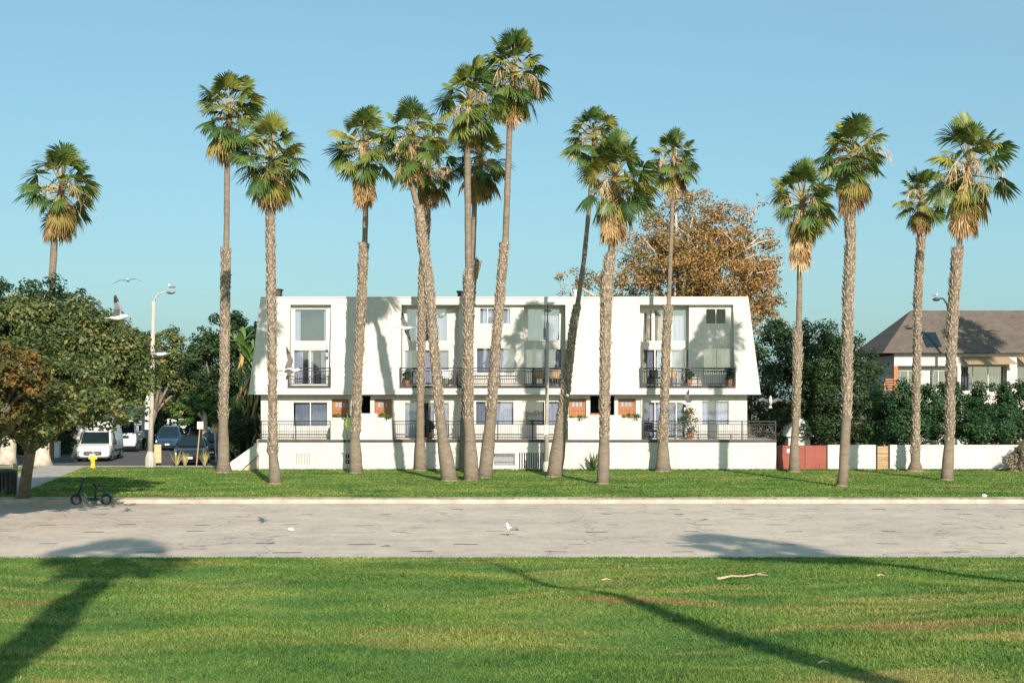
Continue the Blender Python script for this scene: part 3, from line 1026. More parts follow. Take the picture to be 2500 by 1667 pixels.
palm('fan palm with a slim dark neck over the left wooden doors', gD(1087 * K), [(818, 1087, 36, 'b'), (815, 1000, 24, 'b'), (817, 990, 27, 'r'), (822, 850, 25, 'r'), (830, 700, 26, 'r'), (836, 560, 28, 'r'), (838, 556, 14, 's'), (840, 470, 14, 's')], (836, 335), 74, (476, 30), n=34, seed=11)
palm('thick palm bowing left with a wide pale skirt of dead leaves', gD(1105 * K), [(1033, 1106, 44, 'b'), (1016, 1000, 27, 'b'), (1010, 950, 27, 'r'), (997, 800, 27, 'r'), (985, 650, 29, 'r'), (970, 550, 30, 'r'), (962, 478, 27, 'r'), (958, 472, 15, 's'), (946, 425, 14, 's')], (944, 318), 78, (424, 40), n=34, seed=14)
palm('darker palm close to the wall behind the bowing palm', gD(1081 * K), [(966, 1081, 34, 'b'), (965, 1010, 21, 'b'), (966, 900, 21, 'r'), (968, 800, 22, 'r'), (970, 640, 22, 'r'), (980, 500, 22, 'r')], (985, 385), 66, (478, 26), n=28, seed=17)
palm('palm half hidden behind the straight middle palm', gD(1081 * K), [(1065, 1081, 26, 'b'), (1066, 1000, 22, 'b'), (1068, 950, 24, 'r'), (1075, 800, 24, 'r'), (1083, 650, 25, 'r'), (1093, 602, 32, 'r'), (1086, 594, 13, 's'), (1090, 470, 13, 's')], (1103, 365), 72, (466, 30), n=32, seed=20)
palm('straight middle palm standing between two crossing trunks', gD(1103 * K), [(1083, 1104, 40, 'b'), (1079, 1000, 28, 'b'), (1076, 960, 29, 'r'), (1075, 800, 29, 'r'), (1076, 640, 30, 'r'), (1076, 615, 17, 's'), (1073, 300, 16, 's')], (1078, 232), 80, (300, 16), n=36, seed=23)
palm('tallest palm of all, leaning right, its crown nearest the top', gD(1098 * K), [(1113, 1099, 40, 'b'), (1119, 1045, 34, 'b'), (1124, 990, 31, 'b'), (1128, 950, 30, 'r'), (1140, 780, 26, 'r'), (1152, 640, 26, 'r'), (1158, 560, 27, 'r'), (1161, 555, 16, 's'), (1171, 280, 14, 's'), (1176, 200, 14, 's')], (1180, 168), 80, (292, 15), n=34, seed=26)
palm('slim palm leaning right over the right wooden doors', gD(1095 * K), [(1273, 1096, 42, 'b'), (1286, 1000, 33, 'b'), (1290, 960, 30, 'r'), (1300, 890, 26, 'r'), (1318, 740, 22, 'r'), (1325, 703, 22, 'r'), (1327, 698, 12, 's'), (1341, 600, 12, 's'), (1353, 480, 11, 's')], (1366, 318), 62, (330, 10), n=28, seed=29)
palm('thick palm with a full shaggy crown right of the leaning slim palm', gD(1112 * K), [(1385, 1113, 34, 'b'), (1388, 1010, 26, 'b'), (1388, 1000, 28, 'r'), (1390, 800, 29, 'r'), (1393, 650, 34, 'r'), (1402, 588, 30, 'r'), (1404, 576, 16, 's'), (1406, 530, 15, 's')], (1411, 408), 88, (560, 34), n=42, seed=32)
palm('slender palm with small crown in front of the autumn tree', gD(1083 * K), [(1523, 1084, 42, 'b'), (1523, 1016, 23, 'b'), (1523, 1012, 33, 'r'), (1523, 985, 30, 'r'), (1525, 950, 23, 'r'), (1530, 800, 24, 'r'), (1535, 705, 24, 'r'), (1536, 700, 11, 's'), (1542, 540, 11, 's'), (1545, 440, 11, 's')], (1548, 368), 58, (452, 14), n=30, seed=35)
palm('palm rising before the red gate with a slim neck', gD(1084 * K), [(1825, 1084, 32, 'b'), (1825, 1010, 19, 'b'), (1828, 960, 21, 'r'), (1830, 900, 22, 'r'), (1832, 830, 27, 'r'), (1832, 760, 28, 'r'), (1835, 752, 15, 's'), (1837, 600, 13, 's')], (1843, 462), 78, (618, 24), n=34, seed=38, nfade=9)
palm('stout rough palm standing nearest the kerb right of the red gate', gD(1117 * K), [(1934, 1118, 30, 'b'), (1938, 1080, 26, 'b'), (1942, 1000, 25, 'b'), (1944, 960, 27, 'r'), (1946, 850, 29, 'r'), (1948, 700, 31, 'r'), (1953, 560, 30, 'r'), (1952, 478, 28, 'r')], (1962, 358), 80, (492, 42), n=42, seed=41)
palm('shorter palm close to the garden wall beside the slatted gate', gD(1083 * K), [(2102, 1084, 44, 'b'), (2103, 1060, 25, 'b'), (2103, 1040, 27, 'r'), (2104, 950, 21, 'r'), (2108, 700, 24, 'r'), (2112, 600, 24, 'r'), (2117, 530, 23, 'r')], (2117, 455), 58, (536, 26), n=30, seed=44)
palm('rightmost palm with an open ragged crown', gD(1103 * K), [(2175, 1104, 34, 'b'), (2180, 1030, 26, 'b'), (2181, 1010, 27, 'r'), (2183, 850, 27, 'r'), (2190, 700, 30, 'r'), (2199, 572, 32, 'r'), (2203, 568, 15, 's'), (2206, 520, 14, 's')], (2226, 382), 94, (542, 34), n=34, seed=47, nfade=8)
# two more stand beside and behind the photographer; their shadows fall into the picture
SL = 1 / math.tan(SUN_EL) / sqrt(1 + SUN_SLOPE ** 2)


def from_shadow(sx, sd, h):
    """where a point h above (about level) ground stands whose shadow falls at sx, sd"""
    return sx - SUN_SLOPE * SL * h, sd - SL * h


H1 = 15.4
x1, d1 = from_shadow(-9.4, 34.0, H1)
x1b = x1 - 1.7
palm('fan palm beside the viewer on the left, seen by its shadow', 0, None, (x1, d1, H1), 2.0, (1.6, .5), n=34, seed=51, z0=fore_z(x1b, d1), group='palms outside the picture',
     world=[(x1b, d1, fore_z(x1b, d1) - .05, .42, 'b'), (x1b + .35, d1, 3.0, .31, 'r'), (x1 - .55, d1, 9, .29, 'r'), (x1 - .1, d1, 13.8, .27, 'r')])
H2 = 13.0
x2, d2 = from_shadow(6.4, 36.6, H2)
palm('fan palm beside the viewer on the right, seen by its shadow', 0, None, (x2, d2, H2), 1.7, (1.5, .4), n=36, seed=57, z0=fore_z(x2 + .9, d2), group='palms outside the picture',
     world=[(x2 + 1.6, d2, fore_z(x2 + .9, d2) - .05, .36, 'b'), (x2 + 1.2, d2, 2.5, .25, 'r'), (x2 + .5, d2, 8, .22, 'r'), (x2, d2, 11.4, .16, 's')])
palm('fan palm beyond the right edge whose shadow falls on the brown roof', 0, None, (33.2, 80.5, 14.2), 1.75, (1.6, .5), n=34, seed=63, z0=0.0, group='palms outside the picture',
     world=[(33.4, 80.5, -.05, .36, 'b'), (33.4, 80.5, 2.5, .25, 'r'), (33.3, 80.5, 8, .24, 'r'), (33.2, 80.5, 12.6, .2, 'r')])
# light pole behind the viewer: the thin wavering shadow
H3 = 16.0
x3, d3 = from_shadow(-0.75, 33.6, H3)
lp_ = thing('lamp_post', 'slim pole beside the viewer whose thin shadow crosses the lawn', 'lamp post', (x3 - 1.27, d3, fore_z(x3 - 1.27, d3)))
q = MB()
q.tube([(x3 - 1.27, d3, fore_z(x3 - 1.27, d3) - .05), (x3 - .63, d3, 8), (x3 - .3, d3, 12.2), (x3, d3, H3)], [.24, .19, .15, .05], 10)
q.build('pole', M['pole'], lp_, smooth=True)
q = MB()
q.box(x3 - 1.6, x3 - .95, d3 - .2, d3 + .2, fore_z(x3, d3) - .05, fore_z(x3, d3) + .12)
q.build('base_plate', M['conc'], lp_)

# ------------------------------------------------------------------ broad-leaved trees and shrubs


def leaf_cloud(name, clumps, n, size, m, parent, seed, off, sub=26, tint_up=0.0, spread=0.17, hollow=0.3):
    g_ = np.random.default_rng(seed)
    C = np.array([c[:3] for c in clumps], float)
    Rr = np.array([c[3:6] for c in clumps], float)
    area = (Rr[:, 0] * Rr[:, 1] + Rr[:, 1] * Rr[:, 2] + Rr[:, 0] * Rr[:, 2])
    nsub = np.maximum(5, (sub * area / area.mean()).astype(int))
    sc_, sn, sr, st = [], [], [], []
    for c, r_, k in zip(C, Rr, nsub):
        d = g_.normal(size=(k, 3))
        d /= np.linalg.norm(d, axis=1)[:, None]
        rf = 1 - hollow * g_.random(k) ** 1.6
        sc_.append(c + d * r_ * rf[:, None])
        sn.append(d)
        sr.append(np.full(k, r_.mean()) * g_.uniform(.7, 1.35, k))
        st.append(g_.normal(0, .13, k))
    sc_, sn, sr, st = np.concatenate(sc_), np.concatenate(sn), np.concatenate(sr), np.concatenate(st)
    pr = sr ** 2
    pick = g_.choice(len(sc_), n, p=pr / pr.sum())
    off3 = g_.normal(size=(n, 3))
    ln = np.linalg.norm(off3, axis=1)[:, None]
    rad = (g_.random(n) ** 0.45)[:, None]
    offs = off3 / ln * rad * (sr[pick] * spread * 2.0)[:, None]
    offs[:, 2] *= 0.75
    P = sc_[pick] + offs
    nrm = off3 / ln * .8 + sn[pick] * 0.5 + g_.normal(size=(n, 3)) * 0.55 + np.array([0, 0, .25])
    nrm /= np.linalg.norm(nrm, axis=1)[:, None]
    ref = g_.normal(size=(n, 3))
    u = np.cross(nrm, ref)
    u /= np.linalg.norm(u, axis=1)[:, None]
    v = np.cross(nrm, u)
    s_ = (size * g_.uniform(.6, 1.35, n))[:, None]
    V = np.stack([P - u * s_, P - v * s_ * .5, P + u * s_, P + v * s_ * .5], 1)
    tint = np.clip(g_.beta(2.2, 3.2, n) + st[pick] + tint_up, 0, 1)
    return np_mesh(name, V, 4, m, parent, tint, off)


def tree(name, label, base, tr, clumps, n, size, m, seed, bark='bark', cat='tree', group=None, fork=0.45, limbs=True, part='crown', **kw):
    base = Vector(base)
    root = thing(name, label, cat, base, group)
    r = random.Random(seed)
    if limbs:
        cen = sum((Vector(c[:3]) for c in clumps), Vector()) / len(clumps)
        zf = base.z + (cen.z - base.z) * fork
        fk = Vector((base.x + (cen.x - base.x) * .35, base.y + (cen.y - base.y) * .35, zf))
        q = MB()
        q.tube([base - Vector((0, 0, .08)), base.lerp(fk, .12), base.lerp(fk, .5) + Vector((r.uniform(-.1, .1), 0, 0)), fk, fk + Vector((0, 0, .4))], [tr * 1.45, tr * 1.05, tr * .92, tr * .9, tr * .5], 12)
        q.build('trunk', M[bark], root, smooth=True)
        for c in clumps:
            c = Vector(c[:3])
            mid = fk.lerp(c, .5) + Vector((r.uniform(-.3, .3), r.uniform(-.3, .3), (c.z - fk.z) * .1 + .15))
            q = MB()
            q.tube([fk - Vector((0, 0, .15)), fk.lerp(mid, .5), mid, mid.lerp(c, .6), c], [tr * .55, tr * .42, tr * .32, tr * .2, tr * .08], 7)
            q.build('limb', M[bark], root, smooth=True)
    leaf_cloud(part, clumps, n, size, m, root, seed, base, **kw)
    return root


def px_clumps(D, lst):
    """(px, py, half width px, half height px, depth offset) -> ellipsoids"""
    s = D / F
    out = []
    for (px, py, rx, rz, dd) in lst:
        v = at(px, py, D)
        out.append((v.x, D + dd, v.z, rx * s, max(rx, rz) * s * 0.95, rz * s))
    return out


# left side, nearest first
tree('broadleaf_tree', 'big pale green tree at the left edge overhanging the white van', (bx(56, 53), 53, LZ), .22,
     px_clumps(51.5, [(60, 820, 120, 95, 0), (170, 830, 105, 95, .8), (265, 880, 90, 85, .3), (300, 960, 75, 75, -.3), (215, 985, 90, 62, -1.6), (120, 920, 110, 85, -1.8), (20, 960, 90, 85, -1.4), (-110, 850, 140, 130, 0), (-90, 980, 110, 90, -1), (330, 890, 52, 60, 1), (110, 1020, 75, 45, -1.5), (265, 1010, 50, 40, -.8)]) +
     px_clumps(44.6, [(205, 955, 75, 55, 0), (110, 985, 90, 55, 0), (50, 930, 110, 70, .5), (270, 985, 48, 40, .4), (-60, 950, 120, 90, 0), (160, 900, 80, 60, 1.5)]) +
     px_clumps(43.5, [(150, 1015, 62, 36, 0), (60, 1035, 85, 42, 0), (-50, 1010, 110, 60, 0), (225, 985, 46, 34, 0)]) + px_clumps(49, [(70, 1065, 60, 36, 0), (0, 1050, 60, 46, 0)]),
     104000, .085, M['leaf_oak'], 61, sub=40, fork=.5)
tree('broadleaf_tree', 'small tree beside the lot outside the left of the picture', (-16.6, 38, 0.0), .16,
     [(-16.2, 38, 5.2, 1.7, 1.8, 1.3), (-15.6, 37.2, 4.3, 1.2, 1.3, .9), (-17.4, 38.5, 4.6, 1.5, 1.5, 1.2)], 9000, .085, M['leaf_oak'], 68, sub=22)
tree('broadleaf_tree', 'rust tinged tree low at the left edge of the picture', (bx(-60, 43), 43, 0.0), .16,
     px_clumps(42.6, [(60, 895, 72, 52, -.3), (112, 930, 50, 44, -.5), (15, 985, 75, 55, -.3), (-70, 920, 90, 80, 0)]), 9000, .08, M['leaf_rust'], 67, sub=26, fork=.6)
tree('broadleaf_tree', 'tree topping the others at the far left below the lone palm', (bx(16, 80), 80, LZ), .45,
     px_clumps(82, [(110, 720, 62, 52, 0), (165, 735, 45, 50, .5), (5, 740, 45, 58, 0), (-40, 800, 80, 80, 0), (70, 800, 90, 70, 0), (110, 790, 80, 60, 0), (30, 900, 100, 90, 0)]),
     26000, .12, M['leaf_dark'], 71, sub=30, bark='palebark', group=None)
tree('broadleaf_tree', 'street tree with pale flared trunk behind the path', (bx(103, 79), 79, LZ), .46,
     px_clumps(80, [(110, 910, 80, 80, 0), (60, 960, 80, 70, 0), (120, 990, 70, 45, 0)]), 14000, .11, M['leaf_oak'], 73, bark='palebark', sub=28)
tree('broadleaf_tree', 'thin trunked tree just left of the white van', (bx(180, 92), 92, 0.01), .16,
     px_clumps(96, [(250, 830, 70, 60, 0), (330, 860, 60, 60, 0), (200, 900, 80, 80, 0), (300, 930, 70, 50, 1)]), 15000, .12, M['leaf_oak'], 79, bark='palebark')
tree('broadleaf_tree', 'rounded street tree behind the concrete street lamp', (bx(352, 112), 112, 0.01), .3,
     px_clumps(112, [(405, 850, 62, 50, 0), (360, 880, 62, 70, 0), (455, 890, 50, 60, 0), (400, 950, 80, 50, 1), (470, 950, 40, 50, 1)]), 17000, .13, M['leaf_oak'], 83)
tree('broadleaf_tree', 'dark tree between the street and the white building', (bx(520, 104), 104, 0.01), .3,
     px_clumps(104, [(545, 820, 50, 50, 0), (600, 830, 50, 70, 0), (510, 880, 60, 60, -1), (580, 900, 65, 60, 0), (520, 960, 60, 50, 0), (625, 790, 30, 35, 0)]), 18000, .13, M['leaf_dark'], 89)
tree('broadleaf_tree', 'leaning tree with bare pale trunk beside the parked cars', (bx(505, 98), 98, 0.01), .22,
     px_clumps(98, [(480, 985, 38, 28, 0), (540, 1000, 36, 30, 0), (450, 1010, 30, 26, 0)]), 7000, .11, M['leaf_bright'], 97, bark='palebark', fork=.8)
for i, (px, py, rr) in enumerate([(60, 960, 150), (230, 970, 130), (400, 975, 130), (560, 970, 120)]):
    D = 150 + 8 * (i % 2)
    tree('broadleaf_tree', ['far tree filling the back of the street, first from the left edge', 'far tree behind the box truck at the end of the street', 'far tree over the white bungalow', 'far tree right of the white bungalow'][i], (bx(px, D), D, -.04), .4,
         px_clumps(D, [(px, py, rr * .8, 70, 0), (px - rr * .5, py + 40, rr * .6, 60, 0), (px + rr * .5, py + 30, rr * .6, 60, 0)]), 9000, .2, M['leaf_dark'], 101 + i, group='trees at the end of the street')

# autumn sycamore behind the building, its pale limbs showing
DS = 104
syc = tree('sycamore_tree', 'large orange brown autumn tree behind the white building', (bx(1660, DS), DS, -.04), .5,
           px_clumps(DS, [(1700, 520, 75, 62, 0), (1610, 560, 70, 60, 1), (1770, 560, 75, 70, -1), (1840, 620, 65, 75, 0), (1680, 600, 100, 70, -1), (1580, 640, 80, 65, 0), (1860, 700, 55, 75, 0), (1760, 680, 110, 75, -2), (1640, 690, 100, 70, -2),
                          (1530, 690, 75, 55, 0), (1450, 700, 60, 45, 0), (1395, 690, 40, 45, 0), (1880, 780, 48, 60, 0), (1730, 760, 130, 60, 0), (1650, 480, 45, 40, 0), (1860, 490, 14, 26, 0)]),
           50000, .11, M['leaf_syc'], 131, bark='palebark', sub=50, fork=.42, hollow=.55, spread=.14)
q = MB()
for br_ in [[(1655, 760, 9), (1665, 660, 7), (1672, 590, 5), (1690, 520, 3)], [(1700, 700, 8), (1770, 640, 7), (1815, 610, 5), (1860, 570, 3)], [(1770, 640, 5), (1840, 600, 4), (1880, 590, 2)], [(1690, 660, 6), (1740, 590, 4), (1790, 560, 2)],
            [(1815, 680, 5), (1850, 640, 4), (1885, 640, 2)], [(1620, 690, 5), (1590, 620, 3), (1560, 580, 2)]]:
    P_ = []
    for j, (a_, b_, c_) in enumerate(br_):
        v = at(a_, b_, DS)
        v.y = DS - 2.6 + .5 * j
        P_.append(v)
    q.tube(P_, [c_ * .42 * DS / F for _, _, c_ in br_], 6)
q.build('branch', M['palebark'], syc, smooth=True)
q = MB()
rs = random.Random(77)
for k in range(150):            # fine twigs through the crown, too small to pick apart
    ra_, rb_ = rs.uniform(0, 6.28), sqrt(rs.random())
    c_ = at(1725 + 125 * rb_ * cos(ra_), 655 + 85 * rb_ * sin(ra_), DS)
    c_.y += rs.uniform(-3, 3)
    d_ = Vector((rs.gauss(0, .7) + (c_.x - bx(1700, DS)) * .12, rs.gauss(0, .5), rs.uniform(.2, 1.1))).normalized()
    q.tube([c_, c_ + d_ * .9, c_ + d_ * 1.9 + Vector((rs.gauss(0, .25), 0, .15))], [.045, .03, .01], 4, False)
tw = q.build('twigs', M['palebark'], syc)
tw['kind'] = 'stuff'

# right of the building
tree('broadleaf_tree', 'large dense dark green tree behind the red gate', (bx(2000, 86), 86, 0.0), .4,
     px_clumps(86, [(1900, 860, 75, 70, 0), (1980, 850, 80, 65, 0), (2060, 880, 75, 75, 0), (1940, 950, 85, 80, -1), (2030, 970, 90, 80, -1), (2110, 950, 60, 70, 0), (2120, 1030, 70, 60, -1), (1890, 960, 40, 70, 1), (2000, 1050, 110, 45, 0), (2100, 1080, 60, 40, 0), (1880, 1040, 45, 50, 0), (1930, 1030, 60, 60, 2), (1870, 1000, 40, 60, 3)]),
     56000, .095, M['leaf_dark'], 137, sub=34)
tree('shrub', 'tall bush behind the garden wall left of the last palm', (bx(2230, 76.5), 76.5, 0.0), .2,
     px_clumps(76.5, [(2180, 990, 55, 60, 0), (2245, 1000, 60, 62, -.3), (2215, 1050, 70, 50, -.5), (2270, 1075, 38, 36, -2.0), (2150, 1040, 45, 50, 0), (2300, 980, 50, 50, .5), (2300, 1030, 50, 50, 0)]), 28000, .08, M['leaf_hedge'], 139, cat='shrub')
tree('shrub', 'rounded bush spilling over the garden wall below the awnings', (bx(2400, 76.5), 76.5, 0.0), .2,
     px_clumps(76.5, [(2360, 1000, 60, 62, 0), (2420, 990, 60, 60, -.2), (2390, 1050, 75, 50, -1.8), (2350, 1070, 50, 34, -2.0), (2440, 1040, 60, 55, 0)]), 26000, .08, M['leaf_hedge'], 149, cat='shrub')
tree('shrub', 'dark bush against the right edge of the picture', (bx(2500, 77), 77, 0.0), .2,
     px_clumps(77, [(2480, 1000, 55, 66, 0), (2530, 990, 60, 66, 0), (2490, 1060, 55, 45, -.5)]), 11000, .08, M['leaf_dark'], 151, cat='shrub')
tree('shrub', 'dry pale shrub at the foot of the garden wall, right edge', (bx(2490, 72.2), 72.2, LZ), .05,
     px_clumps(72.2, [(2480, 1130, 26, 24, 0), (2500, 1110, 26, 28, 0), (2470, 1145, 14, 12, 0)]), 5000, .05, M['leaf_dry'], 157, cat='shrub')
for i, (px, py, rr, D, lab) in enumerate(((40, 1085, 60, 96, 'dark hedge behind the pale trunks at the left edge'), (130, 1085, 60, 98, 'dark hedge between the street trees and the white van'), (385, 1035, 45, 121, 'dark bushes behind the blue car'), (500, 1030, 50, 119, 'bushes behind the cars, right of the bungalow'), (565, 1050, 40, 112, 'bushes at the far right side of the street'))):
    tree('shrub', lab, (bx(px, D), D, -.04), .1, px_clumps(D, [(px, py, rr * .7, 38, 0), (px - rr * .5, py + 10, rr * .5, 36, 0), (px + rr * .5, py + 12, rr * .5, 34, .5), (px + 5, py - 34, rr * .6, 26, .6)]), 7500, .12, M['leaf_dark'], 180 + i, cat='shrub')
tree('shrub', 'low dark green shrub under the sloping stair wall', (bx(600, 75.6), 75.6, LZ), .05,
     px_clumps(75.6, [(612, 1125, 18, 22, 0), (590, 1135, 18, 12, 0)]), 2600, .06, M['leaf_hedge'], 163, cat='shrub')
tree('shrub', 'tall dark hedge mass at the left side of the building', (bx(600, 84), 84, 0.0), .12,
     px_clumps(84, [(600, 1040, 30, 70, 0), (570, 1080, 30, 50, 0), (615, 980, 20, 60, 1), (600, 1110, 40, 30, 0)]), 9000, .09, M['leaf_dark'], 167, cat='shrub')

# ------------------------------------------------------------------ the white building
BY, WY, MB0, MT0 = 73.1, 74.6, 74.0, 74.6     # base wall, lower wall, mansard foot, mansard top
Z_DECK = bz(1073, BY)
Z_EAVE = bz(960, MB0)
Z_BALC = bz(942, MB0)
Z_BTOP = bz(744, MT0)
Z_ROOF = bz(727, MT0)
BACK = 88.0
bld = thing('apartment_building', 'white three storey apartment building with sloping mansard walls and black railings', 'building', (0, BY, LZ))


def wall_holes(mb, x0, x1, z0, z1, y0, y1, holes):
    """a wall slab with rectangular openings (x0, x1, z0, z1)"""
    X = sorted(set([x0, x1] + [h[0] for h in holes] + [h[1] for h in holes]))
    X = [x for x in X if x0 <= x <= x1]
    for a, b in zip(X[:-1], X[1:]):
        cuts = sorted([(h[2], h[3]) for h in holes if h[0] <= a + 1e-6 and h[1] >= b - 1e-6])
        z = z0
        for c0, c1 in cuts:
            if c0 > z:
                mb.box(a, b, y0, y1, z, c0)
            z = max(z, c1)
        if z < z1:
            mb.box(a, b, y0, y1, z, z1)


def folds(mb, x0, x1, z0, z1, y, n=None):
    n = n or max(4, int((x1 - x0) / .09))
    for i in range(n):
        a, b = x0 + (x1 - x0) * i / n, x0 + (x1 - x0) * (i + 1) / n
        ya, yb = y + (.03 if i % 2 else 0), y + (0 if i % 2 else .03)
        mb.quad((a, ya, z0), (b, yb, z0), (b, yb, z1), (a, ya, z1))


def window(parent, x0, x1, z0, z1, y, panes=(0, .5, 1), drapes=((0, 1, 'drape'),), gl='glass', fr=.05, name='window', deep=.9, set_in=.07, fw=None):
    """frame > panes, drapes, the dark room behind; the opening itself is cut in the wall"""
    fw = fw or fr
    q = MB()
    ya, yb = y + set_in - .035, y + set_in + .035
    q.box(x0, x1, ya, yb, z0, z0 + fr)
    q.box(x0, x1, ya, yb, z1 - fr, z1)
    X = [x0 + (x1 - x0) * f for f in panes]
    for i, x in enumerate(X):
        a, b = x - fw / 2, x + fw / 2
        if i == 0:
            a, b = x0, x0 + fw
        if i == len(X) - 1:
            a, b = x1 - fw, x1
        q.box(a, b, ya + .002, yb - .002, z0 + fr, z1 - fr)
    w = q.build(name, M['trim'], parent)
    for i in range(len(X) - 1):
        q = MB()
        a = X[i] + (fw if i == 0 else fw / 2)
        b = X[i + 1] - (fw if i == len(X) - 2 else fw / 2)
        q.box(a, b, y + set_in - .006, y + set_in + .006, z0 + fr, z1 - fr)
        q.build('pane', M[gl], w)
    for (f0, f1, m_) in drapes:
        q = MB()
        folds(q, x0 + (x1 - x0) * f0 + .01, x0 + (x1 - x0) * f1 - .01, z0 + .02, z1 - .02, y + set_in + .16)
        q.build('drape', M[m_], w)
    q = MB()   # dark room: five faces open to the front
    yr = y + deep
    q.quad((x0, yr, z0), (x1, yr, z0), (x1, yr, z1), (x0, yr, z1))
    e = .004
    q.quad((x0 - e, y + set_in + .05, z0), (x0 - e, yr, z0), (x0 - e, yr, z1), (x0 - e, y + set_in + .05, z1))
    q.quad((x1 + e, y + set_in + .05, z0), (x1 + e, yr, z0), (x1 + e, yr, z1), (x1 + e, y + set_in + .05, z1))
    q.quad((x0, y + set_in + .05, z1 + e), (x1, y + set_in + .05, z1 + e), (x1, yr, z1 + e), (x0, yr, z1 + e))
    q.quad((x0, y + set_in + .05, z0 - e), (x1, y + set_in + .05, z0 - e), (x1, yr, z0 - e), (x0, yr, z0 - e))
    q.build('room', M['inside'], w)
    return w


def railing(parent, x0, x1, z0, y, h=.96, mid=False, side=None):
    q = MB()
    q.box(x0, x1, y - .025, y + .025, z0 + h - .05, z0 + h)
    q.box(x0, x1, y - .018, y + .018, z0 + h - .19, z0 + h - .155)
    q.box(x0, x1, y - .018, y + .018, z0 + .09, z0 + .13)
    if mid:
        q.box(x0, x1, y - .014, y + .014, z0 + .40, z0 + .43)
    n = max(1, round((x1 - x0) / 1.9))
    for i in range(n + 1):
        x = x0 + (x1 - x0) * i / n
        q.box(x - .03, x + .03, y - .031, y + .031, z0, z0 + h + .02)
    o = q.build('railing', M['black'], parent)
    q = MB()
    m = int((x1 - x0) / .115)
    for i in range(1, m):
        x = x0 + (x1 - x0) * i / m
        q.box(x - .009, x + .009, y - .009, y + .009, z0 + .11, z0 + h - .17)
    b = q.build('balusters', M['black'], o)
    b['kind'] = 'stuff'
    return o


# base wall with its vents
XL, XR = bx(632, BY), bx(1895, BY)
vents = [(722, 757, 1107, 1134, 'slat'), (842, 857, 1107, 1133, 'glass'), (1206, 1257, 1106, 1136, 'grille'), (1266, 1346, 1105, 1143, 'bars')]
q = MB()
holes = [(bx(a, BY), bx(b, BY), bz(d, BY), bz(c, BY)) for a, b, c, d, _ in vents]
wall_holes(q, XL, XR, LZ - .1, Z_DECK - .13, BY, BY + .2, holes)
q.box(XL, XL + .2, BY + .2, BACK, LZ - .1, Z_DECK - .13)
q.box(XR - .2, XR, BY + .2, BACK, LZ - .1, Z_DECK - .13)
q.build('base_wall', M['stucco'], bld)
q = MB()
q.box(XL - .03, XR + .03, BY - .035, BY + .02, Z_DECK - .128, Z_DECK - .006)
q.build('deck_fascia', M['fascia'], bld)
q = MB()
q.box(XL, XR, BY + .022, WY + 2.0, Z_DECK - .125, Z_DECK)
q.build('deck', M['conc'], bld)
q = MB()
for (a, b) in ((1050, 1130), (1165, 1200)):
    q.box(bx(a, BY), bx(b, BY), BY - .025, BY - .002, bz(1105, BY), bz(1103.5, BY))
q.build('conduit', M['pole'], bld)
for (a, b, c, d, kind), (x0, x1, z0, z1) in zip(vents, holes):
    q = MB()
    q.quad((x0, BY + .35, z0), (x1, BY + .35, z0), (x1, BY + .35, z1), (x0, BY + .35, z1))
    for xx in (x0, x1):
        q.quad((xx, BY + .2, z0), (xx, BY + .35, z0), (xx, BY + .35, z1), (xx, BY + .2, z1))
    v = q.build('vent', M['blind'] if kind in ('slat', 'grille') else M['inside'], bld)
    n = {'slat': 9, 'glass': 1, 'grille': 14, 'bars': 14}[kind]
    for i in range(n + 1):
        x = x0 + (x1 - x0) * i / n
        q = MB()
        w = .028 if kind != 'grille' else .016
        q.box(x - w, x + w, BY + .02, BY + .06, z0, z1)
        q.build('bar', M['trim'] if kind != 'grille' else M['metal'], v)
    if kind in ('grille', 'glass'):
        for k in range(3):
            q = MB()
            z = z0 + (z1 - z0) * k / 2
            q.box(x0, x1, BY + .012, BY + .05, z - .02, z + .02)
            q.build('bar', M['metal'] if kind == 'grille' else M['trim'], v)

# lower storey wall, seen behind the deck
LX0, LX1 = bx(637, WY), bx(1824, WY)
D_AL = .9


def W(a, b, c, d):
    return (bx(a, WY), bx(b, WY), bz(d, WY), bz(c, WY))


low = dict(w1=W(714, 801, 980, 1042), s1=W(986, 1062, 981, 1070), w1b=W(1070, 1098, 981, 1070), w2=W(1158, 1258, 976, 1040), w3=W(1280, 1381, 977, 1041), s2=W(1570, 1674, 980, 1070), w4=W(1712, 1782, 977, 1037),
           d1=W(810, 852, 974, 1072), al1=W(862, 904, 966, 1072), d2=W(914, 956, 974, 1072), d3=W(1389, 1431, 973, 1072), al2=W(1441, 1500, 966, 1072), d4=W(1509, 1552, 973, 1072))
q = MB()
wall_holes(q, LX0, LX1, Z_DECK, Z_EAVE + .3, WY, WY + .2, list(low.values()))
q.box(LX0, LX0 + .2, WY + .2, BACK, Z_DECK - .2, Z_EAVE + .3)
q.box(LX1 - .2, LX1, WY + .2, BACK, Z_DECK - .2, Z_EAVE + .3)
q.box(LX0, LX1, BACK - .2, BACK, 0, Z_EAVE + .3)
q.build('wall', M['stucco'], bld)
window(bld, *low['w1'], WY, drapes=((.06, 1, 'blind'),))
window(bld, *low['s1'], WY, (0, .55, 1), drapes=((0, .62, 'drape'), (.85, 1, 'drape')), name='sliding_door')
window(bld, *low['w1b'], WY, (0, 1), drapes=((0, 1, 'drape'),), name='sliding_door')
window(bld, *low['w2'], WY, (0, .3, 1), drapes=((0, .3, 'blind'), (.3, .92, 'drape')), fr=.09)
window(bld, *low['w3'], WY, (0, .5, 1), drapes=((0.03, .46, 'inside'), (.53, 1, 'drape')), fr=.07)
window(bld, *low['s2'], WY, (0, .28, .55, .78, 1), drapes=((0, .45, 'drape'), (.62, .95, 'blind')), name='sliding_door')
window(bld, *low['w4'], WY, (0, .5, 1), drapes=((0, 1, 'drape'),))
